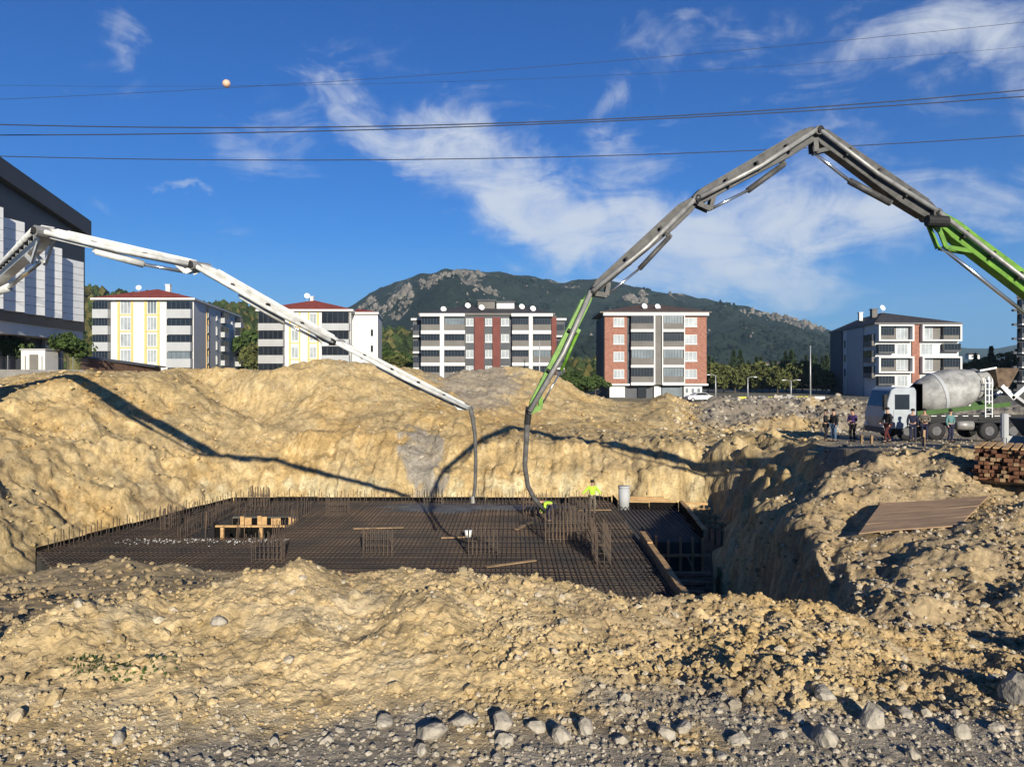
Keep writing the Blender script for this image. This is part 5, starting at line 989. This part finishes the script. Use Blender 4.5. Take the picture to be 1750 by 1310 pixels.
def person(label, loc, yaw, top, legs, hair, pose='stand', h=1.75, helmet=None, group=None):
    root = empty('person', loc, label, 'person', group); root.rotation_euler = (0, 0, yaw); k = h / 1.75; root.scale = (k, k, k)
    S = {'pel': (0, 0, .95), 'spi': (0, .01, 1.15), 'che': (0, .01, 1.35), 'nek': (0, 0, 1.50), 'hd0': (0, -.02, 1.58), 'hd1': (0, -.03, 1.68)}
    for s, n in ((-1, 'l'), (1, 'r')):
        S.update({n + 'hip': (s * .10, 0, .90), n + 'kne': (s * .11, -.03, .50), n + 'ank': (s * .12, .02, .09), n + 'toe': (s * .14, -.14, .045), n + 'sho': (s * .19, .01, 1.42), n + 'elb': (s * .25, .03, 1.14), n + 'wri': (s * .25, -.08, .90), n + 'hnd': (s * .25, -.11, .82)})
    if pose == 'arms_front': S.update({'relb': (.26, -.02, 1.15), 'rwri': (.08, -.24, 1.14), 'rhnd': (.02, -.28, 1.16), 'lelb': (-.26, -.02, 1.15), 'lwri': (-.08, -.24, 1.10), 'lhnd': (-.02, -.28, 1.10)})
    if pose == 'arm_out': S.update({'lelb': (-.40, -.05, 1.22), 'lwri': (-.58, -.18, 1.10), 'lhnd': (-.65, -.22, 1.08), 'rkne': (.14, -.10, .5), 'relb': (.36, .0, 1.2), 'rwri': (.46, -.14, 1.05), 'rhnd': (.48, -.2, 1.0)})
    if pose == 'hip': S.update({'relb': (.40, .10, 1.18), 'rwri': (.22, -.02, 1.0), 'rhnd': (.15, -.05, .98), 'lkne': (-.12, -.08, .5), 'lank': (-.13, .05, .09)})
    if pose == 'walk': S.update({'rkne': (.11, -.22, .52), 'rank': (.11, -.20, .09), 'rtoe': (.12, -.36, .05), 'lkne': (-.11, .04, .50), 'lank': (-.11, .24, .12), 'ltoe': (-.12, .10, .045), 'lelb': (-.25, -.08, 1.16), 'lwri': (-.22, -.26, .98), 'lhnd': (-.22, -.32, .94)})
    if pose == 'bent':
        S.update({'pel': (0, .18, .86), 'spi': (0, .02, .98), 'che': (0, -.20, 1.02), 'nek': (0, -.36, 1.02), 'hd0': (0, -.44, 1.02), 'hd1': (0, -.53, .98)})
        for s, n in ((-1, 'l'), (1, 'r')): S.update({n + 'hip': (s * .11, .17, .82), n + 'kne': (s * .15, -.10, .48), n + 'ank': (s * .16, .05, .09), n + 'toe': (s * .17, -.12, .045), n + 'sho': (s * .19, -.24, .98), n + 'elb': (s * .25, -.28, .70), n + 'wri': (s * .15, -.42, .50), n + 'hnd': (s * .12, -.48, .44)})
    def chain(names, edges, rad, nm, m_, grow=0, sub=2): 
        ix = {n: i for i, n in enumerate(names)}
        return skin_obj(nm, [S[n] for n in names], [(ix[a], ix[b]) for a, b in edges], [tuple(r + grow for r in rad[n]) if isinstance(rad[n], tuple) else rad[n] + grow for n in names], m_, root, sub)
    rad = {'pel': (.15, .11), 'spi': (.14, .10), 'che': (.17, .11), 'nek': .055, 'hd0': (.07, .085), 'hd1': (.075, .095)}
    for n in 'lr': rad.update({n + 'hip': .088, n + 'kne': .058, n + 'ank': .042, n + 'toe': .04, n + 'sho': .065, n + 'elb': .045, n + 'wri': .032, n + 'hnd': .038})
    E = [('pel', 'spi'), ('spi', 'che'), ('che', 'nek'), ('nek', 'hd0'), ('hd0', 'hd1')] + [(a, n + b) for n in 'lr' for a, b in (('pel', 'hip'), ('che', 'sho'))] + [(n + a, n + b) for n in 'lr' for a, b in (('hip', 'kne'), ('kne', 'ank'), ('ank', 'toe'), ('sho', 'elb'), ('elb', 'wri'), ('wri', 'hnd'))]
    names = ['pel', 'spi', 'che', 'nek', 'hd0', 'hd1'] + [n + b for n in 'lr' for b in ('hip', 'kne', 'ank', 'toe', 'sho', 'elb', 'wri', 'hnd')]
    body = chain(names, E, rad, 'body', M['skin'])
    tn = ['pel', 'spi', 'che'] + [n + b for n in 'lr' for b in ('sho', 'elb', 'wri')]
    chain(tn, [('pel', 'spi'), ('spi', 'che')] + [e for n in 'lr' for e in (('che', n + 'sho'), (n + 'sho', n + 'elb'), (n + 'elb', n + 'wri'))], rad, 'jacket', top, .022)
    ln = ['pel'] + [n + b for n in 'lr' for b in ('hip', 'kne', 'ank')]
    chain(ln, [e for n in 'lr' for e in (('pel', n + 'hip'), (n + 'hip', n + 'kne'), (n + 'kne', n + 'ank'))], rad, 'trousers', legs, .014)
    for n in 'lr': a = Vector(S[n + 'ank']); b = Vector(S[n + 'toe']); mb = MB(); mb.beam(a + Vector((0, .05, -.045)), b + Vector((0, -.05, -.005)), .10, .10, .10, .07); o = mb.build('shoe', BLK, None, bevel=.03); o.parent = root
    hc = Vector(S['hd1']); up = (hc - Vector(S['nek'])).normalized(); bm = bmesh.new(); bmesh.ops.create_uvsphere(bm, u_segments=14, v_segments=9, radius=.115 if not helmet else .14)
    q = Vector((0, 0, 1)).rotation_difference(up)
    for v in bm.verts:
        c = v.co.copy(); c.z = max(c.z, -.03); c.z *= .95; v.co = q @ c + hc + up * .035 + Vector((0, .02, 0))
    me = bpy.data.meshes.new('hair'); bm.to_mesh(me); bm.free(); me.materials.append(helmet or hair); me.polygons.foreach_set('use_smooth', [True] * len(me.polygons)); o = bpy.data.objects.new('helmet' if helmet else 'hair', me); COL.objects.link(o); o.parent = root
    nz = MB(); nb = hc + Vector((0, -.105, -.02)) if pose != 'bent' else hc + Vector((0, -.06, -.09)); nz.beam(nb + Vector((0, .02, .03)), nb + Vector((0, -.012, -.02)), .02, .02, .03, .03); o = nz.build('nose', M['skin']); o.parent = root
    return root
HAIR = mat('dark_hair', (.015, .012, .010), .7, .2, 20)
def on(px, py, d): p = P(px, py, d); return (p.x, p.y, gz(p.x, p.y) + .0)
person('person in black jacket and black trousers talking with the man in jeans', on(1411, 755, 42.5), R(60), BLK, BLK, HAIR, 'arms_front')
person('person in black jacket and blue jeans at the pit edge', on(1425, 755, 42.0), R(-70), BLK, DEN, HAIR, 'stand')
person('person in purple top and dark trousers between the jeans wearer and the stakes', on(1457, 757, 41.5), R(-60), PUR, BLK, HAIR, 'arms_front')
person('person in black vest and maroon trousers before the mixer cab', on(1517, 768, 39.0), R(-80), BLK, MAR, HAIR, 'walk')
person('person in teal shirt in front of the mixer rear wheels', on(1624, 757, 41.0), R(20), TEA, NAV, HAIR, 'hip')
person('person in navy work clothes beside the mixer front wheel', on(1560, 756, 41.5), R(150), NAV, NAV, HAIR, 'stand')
person('person in dusty grey clothes by the mixer chassis', on(1580, 757, 41.3), R(-40), KHA, NAV, HAIR, 'arms_front')
w1 = P(1012, 879, 40.5); person('standing worker in yellow hi vis vest on the rebar mesh', (w1.x, w1.y, ZS + .2), R(10), HIV, KHA, HAIR, 'arm_out')
w2 = P(938, 897, 38.4); person('stooping worker in yellow hi vis vest near the hose end', (w2.x, w2.y, ZS + .2), R(-80), HIV, NAV, HAIR, 'bent', h=1.7)

# ------------------------------------------------------------------ overhead lines
M['wire'] = mat('dark_conductor', (.03, .03, .035), .6, .1, 2)
def wire(label, d, ys, r, group=None):
    """sight rows at the left edge, middle and right edge give the sag; runs on past both sides"""
    xs = np.array([0, 875, 1750.]); z = [-(y - HY) / FP * d for y in ys]; co = np.polyfit((xs - CX) / FP * d, z, 2)
    pts = [(x, d, float(np.polyval(co, x))) for x in np.linspace(-1.15 * d, 1.15 * d, 48)]
    o = MB().tube(pts, r, 5).build('overhead_wire', M['wire'], None, True); return tag(o, label, 'wire', group)
wire('upper one of the two close dark overhead wires', 46, (213, 210, 154), .035)
wire('lower one of the two close dark overhead wires', 47, (231, 214, 165), .035)
wire('single dark overhead wire below the close pair', 46, (267, 270, 232), .028)
wire('thin faint overhead wire carrying the marker ball', 62, (170, 118, 38), .018)
wire('thin faint overhead wire above the close pair without ball', 63, (146, 136, 80), .012)
pb = P(387, 143, 62); bm = MB(); n_ = 10; bm.tube([pb + Vector((math.cos(t) * -.32, 0, 0)) for t in np.linspace(0, math.pi, 11)], [max(.02, .32 * math.sin(t)) for t in np.linspace(0, math.pi, 11)], 18)
ball = bm.build('marker_ball', mat('pale_orange_ball', (.62, .40, .28), .5, .06, 2), None, True); tag(ball, 'round pale warning ball on the thin overhead wire', 'marker ball')

# ------------------------------------------------------------------ loose rocks
M['rock'] = mat('grey_limestone', (.36, .32, .26), .9, .3, 5, .7, 16)
M['rock2'] = mat('tan_rock', (.42, .34, .22), .9, .16, 6, .5, 18)
RKS = [(657, 1232, 17, 'smooth upright grey rock half set in the tan soil slope'), (735, 1252, 24, None), (790, 1228, 21, None), (858, 1236, 20, None), (862, 1262, 16, None), (915, 1243, 13, None), (963, 1252, 21, None), (1000, 1243, 17, None),
       (1062, 1262, 16, None), (1137, 1252, 17, None), (1168, 1244, 14, None), (1262, 1262, 15, None), (720, 1278, 15, None), (1412, 1187, 23, 'angular grey rock alone on the stony slope'), (1484, 1224, 27, 'large pale faceted rock on the slope above the gravel'), (1545, 1217, 15, 'small brownish rock next to the pale faceted one'),
       (1405, 1254, 29, 'wide dark grey rock at the gravel edge'), (1366, 1229, 13, None), (1738, 1183, 36, 'largest grey rock with a deep shadow beside it'), (1645, 1252, 15, None), (1335, 1252, 12, None), (1230, 1290, 12, None), (850, 1292, 10, None), (560, 1262, 12, None), (470, 1268, 10, None), (200, 1262, 14, 'flat blue grey rock lying alone in tan soil'),
       (32, 1222, 17, 'round tan lump at the foot of the tan slope'), (375, 1062, 12, None), (1560, 1290, 13, None), (1700, 1240, 12, None)]
for i, (px, py, r, lab) in enumerate(RKS):
    ds = np.linspace(5.6, 11, 220); zz = height(np.full(220, float(px)), ds); rows_ = HY - zz / ds * FP; j = int(np.argmin(np.abs(rows_ - py - r * .35))); d = float(ds[j]); s = r / FP * d
    bm = bmesh.new(); bmesh.ops.create_icosphere(bm, subdivisions=2, radius=1); g = random.Random(i + 40); pls = [(Vector((g.gauss(0, 1), g.gauss(0, 1), g.gauss(0, 1))).normalized(), g.uniform(.42, .85)) for _ in range(10)]; sx, sz = g.uniform(.8, 1.35), g.uniform(.65, 1.1)
    for v in bm.verts:
        for n, k in pls:
            t = v.co.dot(n)
            if t > k: v.co -= n * (t - k) * .95
        v.co *= 1 + g.uniform(-.06, .06); v.co = Vector((v.co.x * sx, v.co.y, v.co.z * sz)) * s * 1.15
    me = bpy.data.meshes.new('rock'); bm.to_mesh(me); bm.free(); me.materials.append(M['rock2'] if lab and 'tan lump' in lab else M['rock']); o = bpy.data.objects.new('rock', me); COL.objects.link(o)
    o.location = ((px - CX) / FP * d, d, float(zz[j]) + s * .28); tag(o, lab or 'grey rock lying along the upper edge of the gravel', 'rock', None if lab else 'rocks along the gravel edge')
# green weeds on the front slope
def weeds():
    n = 260; cx = rng.normal(0, 1, n) * 34; px = 225 + cx; px = np.where(rng.uniform(0, 1, n) < .3, 150 + rng.normal(0, 1, n) * 22, px); d = rng.uniform(7.3, 7.75, n); z = height(px, d); x = (px - CX) / FP * d
    a = rng.uniform(0, 6.28, n); h = rng.uniform(.01, .035, n); w = .012
    c = np.stack([x, d, z], 1); e = np.stack([np.cos(a), np.sin(a), np.zeros(n)], 1) * w; u = np.stack([np.cos(a * 3) * .02, np.sin(a * 3) * .02, h], 1)
    V = np.stack([c - e, c + e, c + u + e * .6, c + u - e * .6], 1).reshape(-1, 3); o = fast_mesh('weeds', V, np.arange(4 * n).reshape(-1, 4), M_leaf[2]); tag(o, 'sparse green weeds on the tan front slope', 'weeds', kind='stuff')
weeds()

# ------------------------------------------------------------------ timber on the right
pq = [P(1468, 921, 20.1), P(1640, 906, 20.0), P(1690, 856, 22.7), P(1506, 869, 22.6)]
sheet = empty('plywood_sheet', pq[0], 'weathered plywood sheet laid on the stony mound', 'plywood'); up = (pq[1] - pq[0]).cross(pq[3] - pq[0]).normalized(); lift = Vector((0, 0, .13))
cuts = [0, .27, .62, 1.0]
for i in range(3):
    a, b = cuts[i] + (.006 if i else 0), cuts[i + 1]; L0, L1 = pq[0].lerp(pq[3], a), pq[0].lerp(pq[3], b); R0, R1 = pq[1].lerp(pq[2], a), pq[1].lerp(pq[2], b)
    mb = MB(); n = 6; 
    for k in range(n):      # slightly bowed strip
        t0, t1 = k / n, (k + 1) / n; f = lambda t: lift + up * (.05 * math.sin(t * 5 + i) * .3 - .0 * i)
        mb.box8([p for p in (L0.lerp(R0, t0) + f(t0), L0.lerp(R0, t1) + f(t1), L1.lerp(R1, t1) + f(t1), L1.lerp(R1, t0) + f(t0))] + [p + up * .03 for p in (L0.lerp(R0, t0) + f(t0), L0.lerp(R0, t1) + f(t1), L1.lerp(R1, t1) + f(t1), L1.lerp(R1, t0) + f(t0))])
    mb.build('board', M['ply'], sheet)
st = empty('timber_stack', P(1705, 826, 24.4), 'stack of red brown boards with pale planks on top', 'timber stack'); g = random.Random(5)
bx0 = (1662 - CX) / FP * 24.4; zb = gz(bx0 + .8, 24.8) + .02
LD = Vector((.60, .80, 0)); LS = Vector((.80, -.60, 0)); S0 = Vector((bx0, 24.4, 0))       # along and across the boards
def lay(parent, a, w, l0, l1, z, h, m_, name='board'):
    p = S0 + LS * (a + w / 2) + LD * l0; q = S0 + LS * (a + w / 2) + LD * l1; return MB().beam((p.x, p.y, z + h / 2), (q.x, q.y, z + h / 2), w, h).build(name, m_, parent)
for r_ in range(8):
    for k in range(10):
        l = g.uniform(-.18, .18)
        if g.random() < .06: continue
        lay(st, k * .155 + g.uniform(-.03, .03) + (.05 if r_ % 2 else 0), .135, l, 2.4 + l, zb + .06 + r_ * .125, .105, M[('timber3', 'timber3', 'timber2')[g.randrange(3)]])
for k in range(3): p = S0 + LD * (.3 + k * .8) - LS * .1; q = p + LS * 1.75; MB().beam((p.x, p.y, zb), (q.x, q.y, zb), .1, .11).build('bearer', M['timber2'], st)
for k in range(6): lay(st, .05 + k * .25, .17, g.uniform(-.1, .1), 2.3, zb + 1.07, .05, M['timber'], 'plank')
st2 = empty('timber_stack', S0 + LS * 2.1 + Vector((0, 0, zb)), 'pale fresh timber boards stacked beside the red brown boards', 'timber stack')
for r_ in range(8):
    for k in range(4): lay(st2, 1.72 + k * .2, .18, g.uniform(-.1, .1) - .3, 2.0, zb + .02 + r_ * .13, .11, M['timber'])
for px, py, d, h, lab in ((1472, 760, 38.5, .45, 'short wooden stake beside the person in purple'), (1489, 760, 38.5, .42, 'short wooden stake next to the person in maroon'), (1578, 775, 36, .75, 'tall thin stake before the mixer wheels')):
    x = (px - CX) / FP * d; z = gz(x, d); o = MB().beam((x, d, z - .1), (x + .02, d, z + h), .13, .10).build('stake', M['timber2'], None); tag(o, lab, 'stake')

# ------------------------------------------------------------------ street things far behind
M['lamp'] = mat('galvanised_pole', (.42, .43, .44), .5, .1, 2, metal=.4)
def lamp(px, ytop, d, arms, label):
    p = at_px(px, d); h = -(ytop - HY) / FP * d - p[2]; t = empty('street_lamp', p, label, 'street lamp'); x, y, z = p
    MB().tube([(x, y, z), (x, y, z + h)], [.14, .07], 8).build('pole', M['lamp'], t, True)
    for s in arms: a = MB().tube([(x, y, z + h - .05), (x + s * .7, y, z + h + .12), (x + s * 1.4, y, z + h + .15)], .04, 6).build('arm', M['lamp'], t); MB().box(x + s * 1.3 - .3, x + s * 1.3 + .3, y - .12, y + .12, z + h + .03, z + h + .14).build('lamp_head', M['steel'], a)
lamp(1385, 590, 125, (), 'tall bare pale pole before the pine wood'); lamp(1352, 650, 130, (-1, 1), 'short double armed lamp left of the tall pole'); lamp(1278, 645, 132, (1,), 'short street lamp in front of yellowish trees midway along the barrier'); lamp(1223, 641, 134, (-1,), 'short street lamp beside the brick flats'); lamp(922, 582, 128, (), 'thin pole in front of the red striped flats')
br = empty('site_barrier', at_px(1325, 112), 'low yellow and white hoarding at the road edge', 'hoarding')
M['hyel'] = mat('yellow_hoarding', (.58, .52, .05), .6, .08, 1); M['hwht'] = mat('white_hoarding', (.62, .62, .60), .6, .06, 1)
for i, (a, b, c) in enumerate([(1261, 1276, 'hyel'), (1277, 1312, 'hwht'), (1313, 1322, 'hyel'), (1324, 1338, 'hwht'), (1355, 1388, 'hyel'), (1389, 1410, 'hwht')]):
    x0, x1 = (a - CX) / FP * 112, (b - CX) / FP * 112; z = gz(x0, 112); MB().box(x0, x1, 112, 112.12, z - .2, -3.2 + random.uniform(-.05, .05)).build('panel', M[c], br)
MB().box((1262 - CX) / FP * 112, (1410 - CX) / FP * 112, 112.13, 112.2, -3.6, -3.45).build('rail', M['steel'], br)
def car(px, d, label, col, yaw=0):
    p = at_px(px, d); t = empty('parked_car', (0, 0, 0), label, 'car')
    prof = [(-2.1, .35), (-2.15, .75), (-1.9, .92), (-1.2, 1.0), (-.65, 1.42), (.7, 1.44), (1.45, 1.0), (2.05, .9), (2.15, .6), (2.1, .35)]
    MB().slab([(x, -.85, z) for x, z in prof], (0, 1.7, 0)).build('body', col, t, bevel=.06)
    MB().slab([(x, -.87, z) for x, z in ((-1.05, 1.02), (-.6, 1.36), (.65, 1.38), (1.25, 1.02))], (0, .015, 0)).build('side_window', M['glaz'], t)
    for x in (-1.35, 1.35):
        for y in (-.75, .75): w = MB().tube([(x, y - .11, .32), (x, y + .11, .32)], .32, 14).build('wheel', M['rubber'], t); MB().tube([(x, y - .118, .32), (x, y - .112, .32)], .19, 10).build('rim', M['lgrey'], w)
    t.location = (p[0], p[1], p[2] + .12); t.rotation_euler = (0, 0, yaw)
car(1195, 118, 'small white car parked before the brick flats', M['frame'], R(8))
rub = MB(); 
for k in range(24): x = (1340 - CX) / FP * 111 + random.uniform(-1.2, 1.2); z = -3.6 + random.uniform(0, .3); rub.box(x, x + .4, 110.6 + random.uniform(0, .6), 111.2, z - .4, z + random.uniform(.1, .5))
tag(rub.build('rubble_heap', M['conc']), 'grey rubble heap against the hoarding gap', 'rubble', kind='stuff')
# wall, fence and shed by the hall
fw2 = empty('boundary_wall', at_px(60, 60, -.6), 'pale concrete wall with wire fence before the dark hall', 'wall')
A_, B_ = P(-160, 630, 52), P(150, 638, 66); A_.z = B_.z = 0
for k in range(10):
    p = A_.lerp(B_, k / 10); q = A_.lerp(B_, (k + .985) / 10); MB().beam((p.x, p.y, -.55), (q.x, q.y, -.55), .2, 1.9).build('wall_panel', M['conc'], fw2)
    MB().beam((p.x, p.y, .41), (p.x, p.y, 1.5), .05, .05).build('fence_post', M['steel'], fw2)
mb = MB()
for j in range(6): mb.beam((A_.x, A_.y, .5 + j * .17), (B_.x, B_.y, .5 + j * .17), .012, .012)
tag(mb.build('fence_wires', M['steel'], fw2), kind='stuff')
shd = empty('shed', P(200, 632, 76), 'low brown shed with dark sloping roof before the white flats', 'shed')
a, b = P(138, 612, 74), P(262, 628, 84)
M['shed'] = mat('brown_boards', (.13, .075, .05), .85, .25, 2, .3, 12); zt_ = a.z + .1
MB().box8([(a.x, a.y, -.8), (b.x, b.y, -.8), (b.x - 1, b.y + 4, -.8), (a.x - 1, a.y + 4, -.8), (a.x, a.y, zt_), (b.x, b.y, zt_ - .9), (b.x - 1, b.y + 4, zt_ - .9), (a.x - 1, a.y + 4, zt_)]).build('wall', M['shed'], shd)
MB().slab([(a.x - .3, a.y - .5, zt_ + .01), (b.x + .4, b.y - .5, zt_ - .9), (b.x - .6, b.y + 4.4, zt_ - .88), (a.x - 1.3, a.y + 4.4, zt_ + .03)], (0, 0, .14)).build('roof', M['dark'], shd)
MB().box(b.x - 2.2, b.x - 1.2, b.y - .35, b.y - .25, -.8, .6).build('door', M['dark'], shd)
pr = empty('porch', P(50, 620, 70), 'small white porch box beside the round trees', 'porch'); q = P(36, 598, 70); MB().box(q.x, q.x + 2.2, 70, 72, -.4, q.z).build('wall', M['white'], pr); MB().box(q.x - .1, q.x + 2.3, 69.9, 72.1, q.z + .003, q.z + .12).build('roof', M['lgrey'], pr); MB().box(q.x + .8, q.x + 1.6, 69.94, 69.99, -.4, q.z - .4).build('door', M['mid'], pr)
# far houses among the trees
for i, (px, py, d, w, lab) in enumerate([(1312, 622, 620, 6, 'white house left of a pair on the wooded slope'), (1330, 621, 640, 7, 'white house in the middle of three on the wooded slope'), (1346, 620, 650, 5, 'white house right of the others on the wooded slope'), (1665, 606, 700, 10, 'pale house on the far hill behind the mixer'), (1690, 612, 700, 7, 'small pale house below the far hill'), (966, 620, 330, 6, 'pale farmhouse between the striped and brick flats'), (1012, 628, 330, 6, 'low pale house beside the brick flats')]):
    p = P(px, py, d); hh = empty('far_house', (p.x, p.y, p.z - 4), lab, 'house'); MB().box(p.x - w / 2, p.x + w / 2, d, d + 6, p.z - 4, p.z).build('wall', M['white'], hh)
    rf = MB(); rf.add([(p.x - w / 2 - .4, d - .4, p.z + .01), (p.x + w / 2 + .4, d - .4, p.z + .01), (p.x + w / 2 + .4, d + 6.4, p.z + .01), (p.x - w / 2 - .4, d + 6.4, p.z + .01), (p.x - w / 2 + 1, d + 3, p.z + 1.6), (p.x + w / 2 - 1, d + 3, p.z + 1.6)], [(0, 1, 5, 4), (1, 2, 5), (2, 3, 4, 5), (3, 0, 4), (3, 2, 1, 0)]); rf.build('roof', M['btile'], hh)
    MB().box(p.x - w * .25, p.x - w * .05, d - .06, d - .004, p.z - 2.4, p.z - 1).build('window', M['glaz'], hh); MB().box(p.x + w * .1, p.x + w * .3, d - .06, d - .004, p.z - 2.4, p.z - 1).build('window', M['glaz'], hh)

# ------------------------------------------------------------------ air
def haze():
    o = MB().box(-4200, 4200, -80, 5700, -14, 560).build('haze', mat('air', (1, 1, 1)))
    tag(o, kind='stuff'); m = o.data.materials[0]; nt = m.node_tree; nt.nodes.clear(); v = nt.nodes.new('ShaderNodeVolumePrincipled'); v.inputs['Color'].default_value = (.50, .74, 1.0, 1); v.inputs['Density'].default_value = HAZE; v.inputs['Anisotropy'].default_value = 0.0
    out = nt.nodes.new('ShaderNodeOutputMaterial'); nt.links.new(v.outputs[0], out.inputs['Volume']); o['label'] = 'thin blue air between the site and the mountain'; o['category'] = 'haze'
HAZE = .00009
haze()
